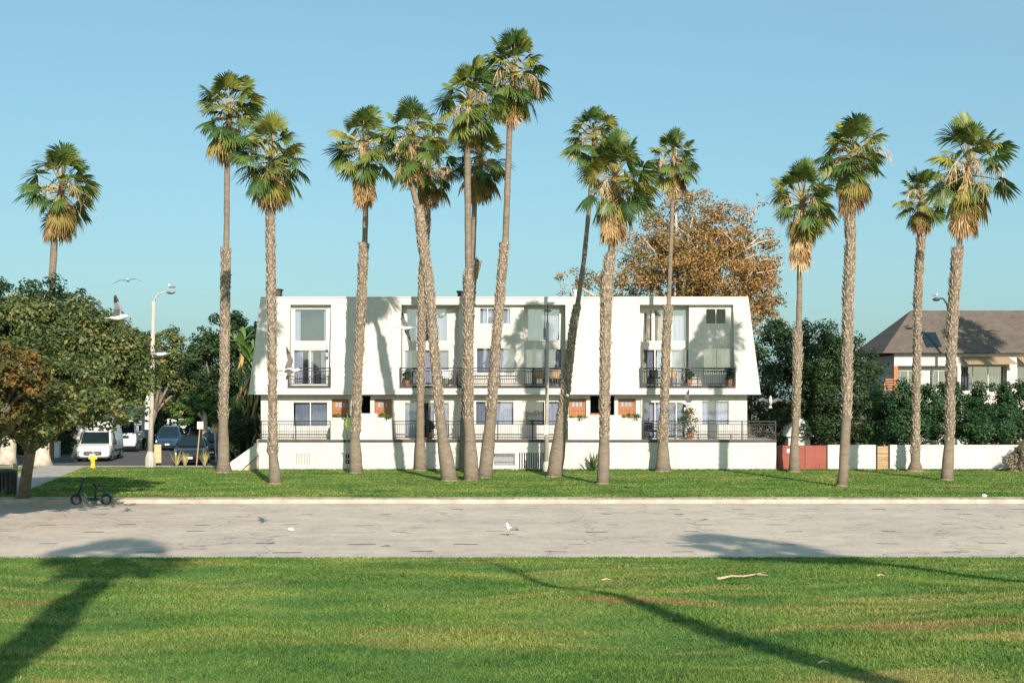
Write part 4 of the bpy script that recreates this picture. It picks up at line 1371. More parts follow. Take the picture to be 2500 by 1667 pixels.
for k in ('d1', 'd2', 'd3', 'd4'):
    x0, x1, z0, z1 = low[k]
    y = WY + .16
    q = MB()
    q.box(x0 + .02, x1 - .02, y, y + .06, z0, z1 - .02)
    d = q.build('door', M['wood'], bld)
    q = MB()
    for a in (x0 + .02, x1 - .10):
        q.box(a, a + .08, y - .035, y - .002, z0, z1 - .02)
    q.box(x0 + .10, x1 - .10, y - .034, y - .002, z1 - .12, z1 - .02)
    q.box(x0 + .10, x1 - .10, y - .034, y - .002, z1 - .62, z1 - .50)
    q.build('door_frame', M['wood'], d)
    for i in range(3):
        a = x0 + .17 + i * (x1 - x0 - .34) / 3
        q = MB()
        q.box(a, a + (x1 - x0 - .34) / 3 - .05, y - .02, y - .003, z1 - .42, z1 - .18)
        q.build('door_light', M['blind'], d)
    for i in range(3):
        a = x0 + .14 + i * (x1 - x0 - .28) / 3
        q = MB()
        q.box(a + .012, a + (x1 - x0 - .28) / 3 - .012, y - .018, y - .003, z0 + .15, z1 - .66)
        q.build('door_panel', M['wood'], d)
    q = MB()
    q.ell((x1 - .16, y - .06, z0 + 1.0), (.03, .03, .03))
    q.build('door_knob', M['chrome'], d)
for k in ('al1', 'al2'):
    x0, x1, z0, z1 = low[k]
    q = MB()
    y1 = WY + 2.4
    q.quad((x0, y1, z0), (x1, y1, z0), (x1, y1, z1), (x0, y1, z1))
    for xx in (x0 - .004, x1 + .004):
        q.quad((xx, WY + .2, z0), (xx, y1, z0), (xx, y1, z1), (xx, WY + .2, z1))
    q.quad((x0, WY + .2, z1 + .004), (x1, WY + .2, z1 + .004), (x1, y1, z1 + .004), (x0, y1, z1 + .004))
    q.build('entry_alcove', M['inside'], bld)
    q = MB()
    q.box(x0 + .1, x1 - .1, WY + 1.2, WY + 1.24, z0, z0 + 1.35)
    q.build('alcove_shelf', M['brick'], bld)
# solid planter parapets before the doors, with greenery
for (a, b, ra, rb, t0, t1) in ((807, 958, 860, 921, 1019, 1009), (1387, 1566, 1437, 1517, 1020, 1013)):
    y = BY + .03
    q = MB()
    q.box(bx(a, BY), bx(b, BY), y, y + .35, Z_DECK, bz(t0, BY))
    q.box(bx(ra, BY), bx(rb, BY), y + .002, y + .348, bz(t0, BY), bz(t1, BY))
    q.build('planter_wall', M['stucco'], bld)
    for j, (ca, cb) in enumerate(((a + 3, ra - 2), (rb + 2, b - 3))):
        pl = MB()
        pc = ((bx(ca, BY) + bx(cb, BY)) / 2, y + .17, bz(t0, BY))
        lab = {(807, 0): 'low greenery in the planter under the leftmost wooden door', (807, 1): 'low greenery in the planter under the second wooden door', (1387, 0): 'bright trailing plant in the planter under the third wooden door', (1387, 1): 'trailing plant in the planter under the fourth wooden door'}[(a, j)]
        rt = thing('planter_plant', lab, 'plant', pc)
        cw = (bx(cb, BY) - bx(ca, BY)) / 2
        leaf_cloud('foliage', [(pc[0] - cw * .4, pc[1], pc[2] + .06, cw * .5, .16, .13), (pc[0] + cw * .45, pc[1] - .05, pc[2] + .05, cw * .5, .18, .14), (pc[0] + cw * .2, pc[1] - .2, pc[2] - .05, cw * .2, .06, .12)], 420, .05, M['leaf_bright'], rt, 200 + a + j, pc, sub=8, spread=.3)
for (a, b) in ((637, 806), (959, 1386), (1567, 1894)):
    railing(bld, bx(a, BY), bx(b, BY), Z_DECK, BY + .09, mid=(a != 959))
for (a, w_) in ((806, 0), (1384, 0)):
    pass

# mansard with its three bays
def my(z):
    return MB0 + (MT0 - MB0) * (z - Z_EAVE) / (Z_ROOF - Z_EAVE)


def mxl(z):
    f = (z - Z_EAVE) / (Z_ROOF - Z_EAVE)
    return bx(607, MB0) * (1 - f) + bx(636, MT0) * f


def mxr(z):
    f = (z - Z_EAVE) / (Z_ROOF - Z_EAVE)
    return bx(1857, MB0) * (1 - f) + bx(1827, MT0) * f


MID = 74.3
bays = [(bx(707, MID), bx(807, MID)), (bx(979, MID), bx(1381, MID)), (bx(1563, MID), bx(1792, MID))]
TH = .14
q = MB()
zs = [Z_EAVE, Z_BALC, Z_BTOP, Z_ROOF]
for zi in range(3):
    z0, z1 = zs[zi], zs[zi + 1]
    cells = []
    if zi == 1:
        edges = [None] + [e for b in bays for e in b] + [None]
        for i in range(0, len(edges), 2):
            cells.append((edges[i], edges[i + 1]))
    else:
        cells.append((None, None))
    for a, b in cells:
        a0, a1 = (mxl(z0), mxl(z1)) if a is None else (a, a)
        b0, b1 = (mxr(z0), mxr(z1)) if b is None else (b, b)
        y0, y1 = my(z0), my(z1)
        q.hexa([(a0, y0, z0), (b0, y0, z0), (b0, y0 + TH, z0), (a0, y0 + TH, z0), (a1, y1, z1), (b1, y1, z1), (b1, y1 + TH, z1), (a1, y1 + TH, z1)])
# side slopes
for sgn, fx in ((-1, mxl), (1, mxr)):
    a0, a1 = fx(Z_EAVE), fx(Z_ROOF)
    t = -sgn * TH
    q.hexa([(min(a0, a0 + t), MB0 + TH, Z_EAVE), (max(a0, a0 + t), MB0 + TH, Z_EAVE), (max(a0, a0 + t), BACK, Z_EAVE), (min(a0, a0 + t), BACK, Z_EAVE),
            (min(a1, a1 + t), MT0 + TH, Z_ROOF), (max(a1, a1 + t), MT0 + TH, Z_ROOF), (max(a1, a1 + t), BACK, Z_ROOF), (min(a1, a1 + t), BACK, Z_ROOF)])
q.box(mxl(Z_ROOF) + TH, mxr(Z_ROOF) - TH, BACK - .2, BACK, Z_EAVE + .3, Z_ROOF)
q.build('mansard', M['mans'], bld)
q = MB()
q.box(mxl(Z_EAVE) - .02, mxr(Z_EAVE) + .02, MB0 - .02, MB0 + .05, Z_EAVE - .06, Z_EAVE - .003)
q.build('eave_trim', M['trim'], bld)
q = MB()
q.box(mxl(Z_EAVE) + .05, mxr(Z_EAVE) - .05, MB0 + .06, BACK, Z_EAVE + .02, Z_EAVE + .1)
q.build('soffit', M['stucco'], bld)
q = MB()
q.box(mxl(Z_ROOF) + TH, mxr(Z_ROOF) - TH, MT0 + TH + .01, BACK - .2, Z_ROOF - .25, Z_ROOF - .1)
q.build('roof', M['conc'], bld)
for (a, b, c, h) in ((650, 684, 708, 0), (1117, 1131, 713, 0), (1402, 1408, 711, 1)):
    q = MB()
    q.box(bx(a, 77), bx(b, 77), 77, 77.7, Z_ROOF - .15, bz(c, 77))
    q.box(bx(a, 77) - .06, bx(b, 77) + .06, 76.94, 77.76, bz(c, 77), bz(c, 77) + .07)
    q.build('roof_vent', M['fascia'] if not h else M['trim'], bld)

RY, NY, Y1 = 75.35, 74.82, 74.85        # recessed wall, nearer wall inside the bays
secs = [  # x0, x1 px, wall plane, openings
    (707, 807, Y1, [(713, 803, 752, 835, 'up', (0, 1), ((0, .22, 'drape'), (.85, 1, 'drape'))), (715, 799, 852, 940, 'sd', (0, .5, 1), ((0, .28, 'drape'), (.42, .58, 'drape'), (.80, 1, 'blind')))]),
    (979, 1124, RY, [(986, 1098, 752, 835, 'up', (0, .34, .67, 1), ((0, .36, 'drape'), (.55, 1, 'drape'))), (986, 1098, 852, 940, 'sd', (0, .33, .66, 1), ((0, .18, 'drape'), (.45, .7, 'drape'), (.72, 1, 'blind')))]),
    (1124, 1275, NY, [(1170, 1248, 751, 792, 'sm', (0, .26, .74, 1), ((0, 1, 'drape'),)), (1162, 1258, 848, 912, 'w', (0, .45, 1), ((0, .45, 'blind'), (.46, 1, 'drape')))]),
    (1275, 1381, RY, [(1282, 1373, 752, 833, 'up', (0, 1), ((0, 1, 'drape'),)), (1282, 1373, 850, 940, 'sd', (0, .5, 1), ((0, .2, 'drape'), (.28, 1, 'drape')))]),
    (1563, 1690, RY, [(1567, 1682, 754, 835, 'up', (0, .24, .62, 1), ((0, .2, 'drape2'), (.26, .6, 'drape2'), (.66, 1, 'drape'))), (1567, 1682, 851, 940, 'sd', (0, .28, .62, .9, 1), ((.04, .10, 'wood'), (.12, .26, 'blind'), (.32, .55, 'drape'), (.63, .9, 'drape')))]),
    (1690, 1792, NY, [(1722, 1774, 752, 792, 'sm', (0, .5, 1), ()), (1716, 1785, 849, 916, 'w', (0, .5, 1), ((.0, .35, 'blind'), (.66, 1, 'blind')))]),
]
for (a, b, y, ops) in secs:
    x0, x1 = bx(a, MID), bx(b, MID)
    q = MB()
    hs_ = [(bx(o[0], y), bx(o[1], y), max(bz(o[3], y), Z_BALC + .02), bz(o[2], y)) for o in ops]
    wall_holes(q, x0 - .1, x1 + .1, Z_BALC, Z_BTOP + .3, y, y + .16, hs_)
    q.build('bay_wall', M['stucco'], bld)
    for o, h in zip(ops, hs_):
        kind = o[4]
        window(bld, *h, y, o[5], o[6], gl='glass_dk' if (kind == 'sm' and a == 1690) else 'glass', fr={'up': .06, 'sd': .06, 'sm': .05, 'w': .05}[kind], fw={'up': .16}.get(kind), name='sliding_door' if kind == 'sd' else 'window', deep=.8)
# cheeks, soffits, floors of the bays
for bi, (x0, x1) in enumerate(bays):
    ym = {0: Y1, 1: RY, 2: RY}[bi]
    for (xa, xb) in ((x0 - .1, x0), (x1, x1 + .1)):
        q = MB()
        yr = NY if (bi == 2 and xa > x0) else ym
        q.prism([(my(Z_BALC) + TH, Z_BALC), (my(Z_BTOP) + TH, Z_BTOP), (yr + .1, Z_BTOP), (yr + .1, Z_BALC)], 'x', xa, xb)
        q.build('bay_cheek', M['stucco'], bld)
    q = MB()
    q.box(x0 - .1, x1 + .1, my(Z_BTOP) + TH + .01, ym + .02, Z_BTOP, Z_BTOP + .08)
    q.build('bay_soffit', M['stucco'], bld)
    q = MB()
    q.box(x0, x1, my(Z_BALC) + .01, ym + .02, Z_BALC - .12, Z_BALC)
    q.build('balcony_floor', M['conc'], bld)
    q = MB()
    q.box(x0 - .06, x1 + .04, my(Z_BALC) - .05, my(Z_BALC) - .012, Z_BALC - .10, Z_BALC + .02)
    q.build('balcony_edge', M['fascia'], bld)
    railing(bld, x0 - .02, x1 + .02, Z_BALC, my(Z_BALC) - .02, h=.95)
# returns between the recessed and the nearer walls
for px in (1124, 1275, 1690):
    q = MB()
    x = bx(px, MID)
    s_ = -.1 if px != 1275 else 0
    q.box(x + s_ + .003, x + s_ + .097, NY + .162, RY + .1, Z_BALC, Z_BTOP)
    q.build('bay_cheek', M['stucco'], bld)
# vertical downpipe and lanterns
for (px, py, y) in ((1684, 862, RY), (798, 866, Y1), (1672, 1000, WY)):
    v = at(px, py, y - .12)
    q = MB()
    q.box(v.x - .07, v.x + .07, v.y - .07, v.y + .07, v.z - .14, v.z + .16)
    q.box(v.x - .03, v.x + .03, v.y + .07, y, v.z + .02, v.z + .08)
    q.lathe([(.1, .16), (.02, .28)], v, 8)
    l_ = q.build('wall_lantern', M['black'], bld)
    q = MB()
    q.box(v.x - .045, v.x + .045, v.y - .074, v.y - .071, v.z - .1, v.z + .12)
    q.build('lantern_glass', M['lamp'], l_)
for px in (960, 1386, 1566):
    x = bx(px, WY)
    q = MB()
    q.tube([(x, WY - .05, Z_DECK), (x, WY - .05, Z_EAVE - .02)], .04, 8)
    q.build('downpipe', M['trim'], bld)
for a, b in ((607, 1020), (1020, 1440), (1440, 1857)):
    q = MB()
    q.box(mxl(Z_ROOF) + (mxr(Z_ROOF) - mxl(Z_ROOF)) * (a - 607) / 1250 + .01, mxl(Z_ROOF) + (mxr(Z_ROOF) - mxl(Z_ROOF)) * (b - 607) / 1250 - .01, MT0 - .04, MT0 + TH + .04, Z_ROOF + .002, Z_ROOF + .055)
    q.build('roof_flashing', M['trim'], bld)
# outside stair with its sloping white wall, at the left end
q = MB()
a, b = at(632, 1078, BY), at(561, 1147, BY)
q.prism([(b.x, LZ - .05), (b.x + .5, LZ - .05), (a.x, a.z - .62), (a.x, a.z), (b.x, LZ + .42)], 'y', BY + .1, BY + .26)
q.build('stair_wall', M['stucco'], bld)
for i in range(8):
    f0, f1 = i / 8, (i + 1) / 8
    x0, x1 = b.x + .2 + (a.x - b.x - .2) * f0, b.x + .2 + (a.x - b.x - .2) * f1
    q = MB()
    q.box(x0, x1, BY + .27, BY + 1.4, LZ, LZ + (Z_DECK - LZ) * f1)
    q.build('step', M['conc'], bld)

# things on the balconies and the deck


def patio_chair(label, x, y, z, rz, cushion='cushion', s=1.0, group='chairs on the balconies'):
    t_ = thing('patio_chair', label, 'chair', (x, y, z), group, rz)
    for sx in (-.24, .24):
        for sy in (-.22, .22):
            q = MB()
            q.box(sx - .018, sx + .018, sy - .018, sy + .018, 0, .40 if sy < 0 else .85)
            q.build('leg', M['black'], t_, local=True)
    for nm, bxs in (('seat', (-.26, .26, -.24, .21, .40, .48)), ('backrest', (-.25, .25, .195, .245, .50, .86))):
        q = MB()
        q.box(*bxs)
        q.build(nm, M[cushion], t_, local=True)
    for sx in (-.27, .25):
        q = MB()
        q.box(sx, sx + .02, -.22, .2, .60, .63)
        q.build('armrest', M['black'], t_, local=True)
    return t_


zb = Z_BALC + .003
patio_chair('striped cushioned chair on the middle balcony left of the lamp pole', bx(1318, 74.7), 74.75, zb, .2)
patio_chair('striped cushioned chair on the middle balcony right of the lamp pole', bx(1356, 74.7), 74.75, zb, -.2)
patio_chair('pale chair on the middle balcony left end', bx(1088, 74.7), 74.75, zb, .4, 'drape')
patio_chair('cushioned chair on the right balcony behind the slender palm', bx(1640, 74.7), 74.75, zb, 0)
patio_chair('dark chair on the right balcony', bx(1602, 74.7), 74.75, zb, .5, 'plastic')
patio_chair('chair on the ground floor deck before the right sliding door', bx(1588, 74.0), 73.9, Z_DECK + .003, .5, 'plastic', group='chairs on the deck')
t_ = thing('patio_table', 'small light table on the middle balcony', 'table', (bx(1116, 74.5), 74.5, zb))
q = MB()
q.lathe([(.3, .66), (.32, .68), (.32, .70)], (0, 0, 0), 14)
q.build('table_top', M['trim'], t_, local=True)
q = MB()
q.lathe([(.2, 0), (.05, .04), (.03, .3), (.03, .66)], (0, 0, 0), 10)
q.build('pedestal', M['black'], t_, local=True)


def potted(label, x, y, z, h, m='leaf_hedge', seed=1, pr=.14):
    t_ = thing('potted_plant', label, 'plant', (x, y, z))
    q = MB()
    q.lathe([(pr * .75, 0), (pr, .28), (pr * 1.08, .30), (pr * 1.08, .34), (pr * .8, .33)], (x, y, z), 12)
    q.build('pot', M['pot'], t_)
    leaf_cloud('foliage', [(x, y, z + .34 + h * .5, h * .36, h * .36, h * .55)], 420, .06, M[m], t_, seed, (x, y, z), sub=12, spread=.3)


potted('leafy potted plant at the left end of the middle balcony', bx(994, 74.35), 74.38, zb, .5, seed=301)
potted('potted plant at the right end of the right balcony', bx(1782, 74.4), 74.4, zb, .55, seed=302)
potted('potted plant on the right balcony beside the open door', bx(1683, 74.5), 74.5, zb, .5, seed=303)
potted('tall potted plant on the deck beside the right sliding door', bx(1684, 73.9), 73.9, Z_DECK + .003, 1.1, seed=304, pr=.2)
potted('potted plant on the deck behind the bowing palm', bx(1050, 73.8), 73.8, Z_DECK + .003, .5, seed=305)
# hanging flower basket
v = at(1681, 1003, 74.1)
t_ = thing('hanging_basket', 'hanging basket with orange flowers under the right eave', 'plant', v)
q = MB()
q.lathe([(.05, -.16), (.16, -.06), (.18, .02)], v, 10)
q.build('basket', M['pot'], t_)
q = MB()
for k in range(3):
    a_ = 2.1 * k
    q.tube([(v.x + .17 * cos(a_), v.y + .17 * sin(a_), v.z), (v.x, v.y, v.z + .5)], .006, 4)
q.tube([(v.x, v.y, v.z + .48), (v.x, v.y, Z_EAVE + .02)], .007, 4)
q.build('hanger', M['black'], t_)
leaf_cloud('flowers', [(v.x, v.y, v.z + .04, .18, .18, .13)], 160, .05, M['leaf_rust'], t_, 311, v, sub=8, spread=.3, tint_up=.4)

# ------------------------------------------------------------------ gates and the garden wall, right
GY = 73.3
x0, x1 = bx(1897, GY), bx(2020, GY)
rg = thing('red_gate', 'dull red double gate beside the white base wall', 'gate', ((x0 + x1) / 2, GY, LZ))
zt = bz(1087, GY)
xm = bx(1965, GY)
for a, b in ((x0 + .04, xm - .008), (xm + .008, x1 - .06)):
    q = MB()
    q.box(a, b, GY, GY + .06, LZ + .02, zt)
    lf = q.build('gate_leaf', M['red'], rg)
    for k in range(3):
        q = MB()
        w = (b - a) / 3
        q.box(a + k * w + .012, a + (k + 1) * w - .012, GY - .012, GY - .002, LZ + .06, zt - .04)
        q.build('panel', M['red'], lf)
q = MB()
q.box(x1 - .05, x1, GY - .03, GY + .1, LZ - .02, zt + .05)
q.box(x0, x0 + .035, GY - .03, GY + .1, LZ - .02, zt + .02)
q.build('gate_post', M['fascia'], rg)
a, b = at(1921, 1105, GY), at(1930, 1095, GY)
q = MB()
q.box(a.x, b.x, GY - .022, GY - .013, a.z, b.z)
q.build('notice', M['notice'], rg)

zw = bz(1088, GY)
for (a, b, lab) in ((2021, 2138, 'white garden wall between the red gate and the slatted gate'), (2173, 2700, 'white garden wall right of the slatted wooden gate')):
    xa, xb = bx(a, GY), bx(b, GY)
    t_ = thing('garden_wall', lab, 'wall', ((xa + xb) / 2, GY, LZ))
    q = MB()
    q.box(xa, xb, GY, GY + .2, LZ - .08, zw)
    q.build('wall', M['stucco'], t_)
    q = MB()
    q.box(xa + .002, xb - .002, GY - .012, GY + .212, zw + .001, zw + .05)
    q.build('coping', M['stucco'], t_)
xa, xb = bx(2141, GY), bx(2170, GY)
wg = thing('slatted_gate', 'narrow gate of horizontal tan wooden slats in the garden wall', 'gate', ((xa + xb) / 2, GY, LZ))
n = 11
hh = (zw - LZ - .04) / n
for i in range(n):
    q = MB()
    q.box(xa + .03, xb - .03, GY + .02 + .004 * (i % 2), GY + .055, LZ + .03 + i * hh, LZ + .03 + (i + 1) * hh - .014)
    q.build('slat', M['plank'], wg)
for a in (xa - .03, xb - .03):
    q = MB()
    q.box(a, a + .06, GY - .01, GY + .1, LZ - .02, zw + .03)
    q.build('gate_post', M['fascia'], wg)

# ------------------------------------------------------------------ house at the right with a brown hipped roof
HY0 = 92.0
hs_root = thing('house', 'house with brown hipped roof and tan awnings at the right', 'house', (bx(2400, HY0), HY0, 0.0))


def hX(px):
    return bx(px, HY0)


def hZ(py):
    return bz(py, HY0)


e_z = hZ(862)
r_z = hZ(773) + .62
x_l, x_r = hX(2150), hX(2900)
q = MB()
ridge0, ridge1 = hX(2262), hX(2790)
yb_ = HY0 + 9
ym_ = HY0 + 3.6
A, B, C, Dp = (x_l, HY0 - .5, e_z), (x_r, HY0 - .5, e_z), (x_r, yb_, e_z), (x_l, yb_, e_z)
Rr0, Rr1 = (ridge0, ym_, r_z), (ridge1, ym_, r_z)
q.add([A, B, C, Dp, Rr0, Rr1], [(0, 1, 5, 4), (1, 2, 5), (2, 3, 4, 5), (3, 0, 4), (3, 2, 1, 0)])
rf = q.build('roof', M['roof'], hs_root)
q = MB()
v0 = Vector(A).lerp(Vector(Rr0), .25)
t = .35
pA = Vector((hX(2262), HY0 - .5 + (ym_ - HY0 + .5) * .12, e_z + (r_z - e_z) * .12 + .05))
pB = Vector((hX(2300), pA.y, pA.z))
dy = Vector((0, (ym_ - HY0 + .5) * .34, (r_z - e_z) * .34))
q.quad(pA, pB, pB + dy, pA + dy)
q.build('skylight_shadow', M['carglass'], rf)  # dark panel stands for a skylight and a tree shadow together
q = MB()
wl = hX(2183)
q.box(wl, x_r - .6, HY0, HY0 + .3, hZ(893), e_z - .02)
q.build('wall_band', M['stucco'], hs_root)
hw = [(2190, 2255, 903, 948), (2275, 2320, 903, 948), (2345, 2458, 893, 955), (2487, 2560, 893, 955), (2570, 2650, 893, 955)]
q = MB()
wall_holes(q, wl, x_r - .6, 0.0, hZ(893), HY0 + .55, HY0 + .75, [(hX(a), hX(b), hZ(d), hZ(c)) for a, b, c, d in hw])
q.build('wall', M['stucco'], hs_root)
q = MB()
q.box(wl, hX(2335), HY0 + .31, HY0 + .545, 0, hZ(950))
q.build('porch_parapet', M['stucco'], hs_root)
q = MB()
q.box(wl - .02, wl + .24, HY0 - .02, HY0 + .28, 0, hZ(893) - .003)
q.build('brick_pier', M['brick'], hs_root)
for a, b in ((2338, 2346), (2459, 2484)):
    q = MB()
    q.box(hX(a), hX(b), HY0 + .02, HY0 + .28, 0, hZ(893) - .003)
    q.build('white_pier', M['stucco'], hs_root)
q = MB()
q.box(wl + .2, x_r - .8, HY0 + .8, yb_ - 1, 0, e_z - .1)
q.build('house_body', M['stucco'], hs_root)
for i, (a, b, c, d) in enumerate(hw):
    window(hs_root, hX(a), hX(b), hZ(d), hZ(c), HY0 + .55, (0, .33, .66, 1) if i in (2, 3) else (0, .5, 1), ((.0, .3, 'blind'), (.7, 1, 'blind')), deep=.22, set_in=.05)
for (a, b) in ((2345, 2474), (2482, 2590)):
    q = MB()
    z1, z0 = hZ(871), hZ(889)
    q.hexa([(hX(a) + .25, HY0 - .75, z0 - .02), (hX(b), HY0 - .75, z0 - .02), (hX(b) - .35, HY0 - .01, z1 - .02), (hX(a), HY0 - .01, z1 - .02),
            (hX(a) + .25, HY0 - .75, z0 + .02), (hX(b), HY0 - .75, z0 + .02), (hX(b) - .35, HY0 - .01, z1 + .02), (hX(a), HY0 - .01, z1 + .02)])
    q.build('awning', M['awning'], hs_root)
q = MB()
for k in range(5):
    z = hZ(952) + k * .16
    q.box(wl - .55, wl - .03, HY0 + .02, HY0 + .06, z, z + .09)
q.box(wl - .65, wl - .55, HY0, HY0 + .1, 0, hZ(935))
q.build('side_railing', M['brick'], hs_root)

sd_ = thing('garden_shed', 'small white gabled shed behind the red gate', 'shed', (bx(1952, 84), 84, 0.0))
q = MB()
q.box(bx(1925, 84), bx(1978, 84), 84, 86, 0, bz(1063, 84))
q.build('wall', M['stucco'], sd_)
q = MB()
q.prism([(bx(1918, 84), bz(1065, 84)), (bx(1985, 84), bz(1065, 84)), (bx(1985, 84), bz(1060, 84)), (bx(1960, 84), bz(1022, 84)), (bx(1942, 84), bz(1022, 84)), (bx(1918, 84), bz(1060, 84))], 'y', 83.8, 86.2)
q.build('roof', M['trim'], sd_)

# a white bungalow seen at the end of the street
DH = 128
wb = thing('bungalow', 'small white bungalow glimpsed at the end of the street', 'house', (bx(440, DH), DH, -.04))
q = MB()
q.box(bx(400, DH), bx(470, DH), DH, DH + 6, -.04, bz(1010, DH))
q.build('wall', M['stucco'], wb)
q = MB()
xa, xb, xc = bx(395, DH), bx(486, DH), bx(450, DH)
q.prism([(xa, bz(1014, DH)), (xb, bz(1014, DH)), (xb, bz(1010, DH)), (xc, bz(993, DH)), (xa, bz(1010, DH))], 'y', DH - .6, DH + 6.5)
q.build('roof', M['awning'], wb)
for a in (412, 430, 455):
    q = MB()
    q.box(bx(a, DH), bx(a + 8, DH), DH - .03, DH - .004, bz(1045, DH), bz(1022, DH))
    w_ = q.build('window', M['trim'], wb)
    q = MB()
    q.box(bx(a + 1, DH), bx(a + 7, DH), DH - .045, DH - .032, bz(1044, DH), bz(1023, DH))
    q.build('pane', M['carglass'], w_)

# ------------------------------------------------------------------ street furniture
def lamp_tall():
    D = gD(1141, LZ)
    b = at(367, 1141, D)
    b.z = LZ
    t = thing('street_lamp', 'tall concrete street lamp with a gull on its arm at the left', 'street lamp', b)
    top = at(375, 735, D)
    q = MB()
    q.lathe([(.29, -.05), (.29, .45), (.25, .62), (.16, .85), (.15, .9)], b, 8)
    q.build('base', M['pole'], t)
    q = MB()
    q.tube([b + Vector((0, 0, .8)), b.lerp(top, .4), top], [.155, .135, .095], 12)
    q.build('pole', M['pole'], t, smooth=True)
    q = MB()
    e = at(404, 712, D)
    q.tube([top - Vector((0, 0, .1)), at(379, 727, D), at(388, 717, D), e, e + Vector((.2, 0, .0))], [.06, .05, .045, .04, .04], 8)
    q.build('arm', M['pole'], t, smooth=True)
    q = MB()
    h = at(417, 713, D)
    q.ell(h, (.27, .15, .075), 14, 8)
    hd = q.build('lamp_head', M['metal'], t, smooth=True)
    q = MB()
    q.ell(h - Vector((0, 0, .055)), (.2, .12, .06), 12, 6)
    q.build('lens', M['dkmetal'], hd, smooth=True)
    for (z0, z1, w, k) in ((1012, 960, .36, 1), (1030, 1003, .3, 0), (1048, 1026, .42, 0)):
        za, zb_ = bz(z0, D), bz(z1, D)
        xx = b.x + (top.x - b.x) * (za - b.z) / (top.z - b.z) - .13
        q = MB()
        if k:
            zc = (za + zb_) / 2
            q.prism([(xx - .22, zc), (xx - .02, zb_), (xx + .1, zc), (xx - .02, za)], 'y', D - .19, D - .17)
        else:
            q.box(xx - .16, xx + .06, D - .19, D - .17, za, zb_)
        q.build('sign_plate', M['sign'], t)
    return t, h


lamp_l, lamp_head = lamp_tall()

D = 72.3
b = at(1334, 1146, D)
b.z = LZ
t = thing('street_lamp', 'slim pale lamp pole before the middle of the white building', 'street lamp', b)
top = at(1337, 742, D)
q = MB()
q.lathe([(.2, -.05), (.2, .3), (.13, .5)], b, 10)
q.build('base', M['pole'], t)
q = MB()
q.tube([b + Vector((0, 0, .4)), b.lerp(top, .89)], [.115, .075], 10)
q.build('pole', M['pole'], t, smooth=True)
q = MB()
q.tube([b.lerp(top, .88), b.lerp(top, .94), top], [.03, .025, .022], 8)
q.build('bracket', M['dkmetal'], t, smooth=True)
q = MB()
q.ell(top + Vector((.14, 0, .04)), (.24, .13, .08), 12, 7)
q.build('lamp_head', M['sign'], t, smooth=True)
q = MB()
q.box(b.x - .12, b.x + .10, D - .125, D - .11, bz(1061, D), bz(1037, D))
q.build('sign_plate', M['sign'], t)

D = 90.5
b = Vector((bx(2318, D), D, 0))
t = thing('street_lamp', 'dark curved street lamp above the brown roof, behind the last palm', 'street lamp', b)
q = MB()
q.tube([b, at(2318, 800, D), at(2317, 765, D), at(2312, 742, D), at(2303, 729, D), at(2295, 728, D)], [.13, .09, .08, .07, .055, .05], 10)
q.build('pole', M['dkmetal'], t, smooth=True)
q = MB()
hv = at(2286, 731, D)
q.ell(hv, (.25, .17, .12), 12, 7)
q.build('lamp_head', M['dkmetal'], t, smooth=True)

# edge-on lime sign on a thin pole
D = 72.2
b = Vector((bx(848, D), D, LZ))
t = thing('sign_post', 'thin pole with a lime green sign seen edge on, before the left doors', 'sign', b)
q = MB()
q.tube([b - Vector((0, 0, .03)), at(847, 1008, D)], .028, 6)
q.build('post', M['metal'], t)
a = at(847, 1034, D)
q = MB()
c_, s_ = cos(1.3), sin(1.3)
for sgn in (1,):
    p = [Vector((0, 0, .5)), Vector((.33, 0, .0)), Vector((0, 0, -.5)), Vector((-.33, 0, 0))]
    fr_ = [a + Vector((v.x * c_ + .035, v.x * s_ - .03, v.z)) for v in p]
    bk = [v + Vector((.01, -.004, 0)) for v in fr_]
    q.add(fr_ + bk, [(0, 1, 2, 3), (7, 6, 5, 4), (0, 4, 5, 1), (1, 5, 6, 2), (2, 6, 7, 3), (3, 7, 4, 0)])
q.build('sign_plate', M['lime'], t)

for (lab, p0, p1, sg, D, m_, pm) in (('leaning wooden post with a blank white sign by the street', (479, 1135), (489, 1036), (482, 497, 1029, 1047), 78.6, 'sign', 'woodpost'),
                                     ('short post with a small tan sign right of the white one', (527, 1122), (525, 1050), (517, 531, 1043, 1057), 86, 'tansign', 'sign')):
    b = at(*p0, D)
    b.z = .012
    t = thing('sign_post', lab, 'sign', b)
    q = MB()
    q.tube([b - Vector((0, 0, .05)), at(*p1, D)], .035 if pm == 'woodpost' else .045, 6)
    q.build('post', M[pm], t)
    q = MB()
    u, w = at(sg[0], sg[3], D), at(sg[1], sg[2], D)
    q.box(u.x, w.x, D - .07, D - .05, u.z, w.z)
    q.build('sign_plate', M[m_], t)

# fire hydrant
D = gD(1143)
b = Vector((bx(227, D), D, LZ))
t = thing('fire_hydrant', 'yellow fire hydrant at the edge of the lawn before the white van', 'hydrant', b)
q = MB()
q.lathe([(.17, -.02), (.17, .05), (.115, .07), (.11, .42), (.13, .44), (.13, .48)], b, 14)
q.build('barrel', M['yellow'], t, smooth=False)
q = MB()
q.lathe([(.155, .48), (.15, .55), (.10, .64), (.04, .67), (.035, .72)], b, 14)
q.build('bonnet', M['yellow'], t)
for sx in (-1, 1):
    q = MB()
    q.wheel((b.x + sx * .17, b.y, b.z + .54), .075, .1, 12)
    q.build('nozzle_cap', M['yellow'], t)
q = MB()
q.wheel((b.x, b.y - .15, b.z + .40), .08, .09, 12, axis='y')
q.build('nozzle_cap', M['yellow'], t)

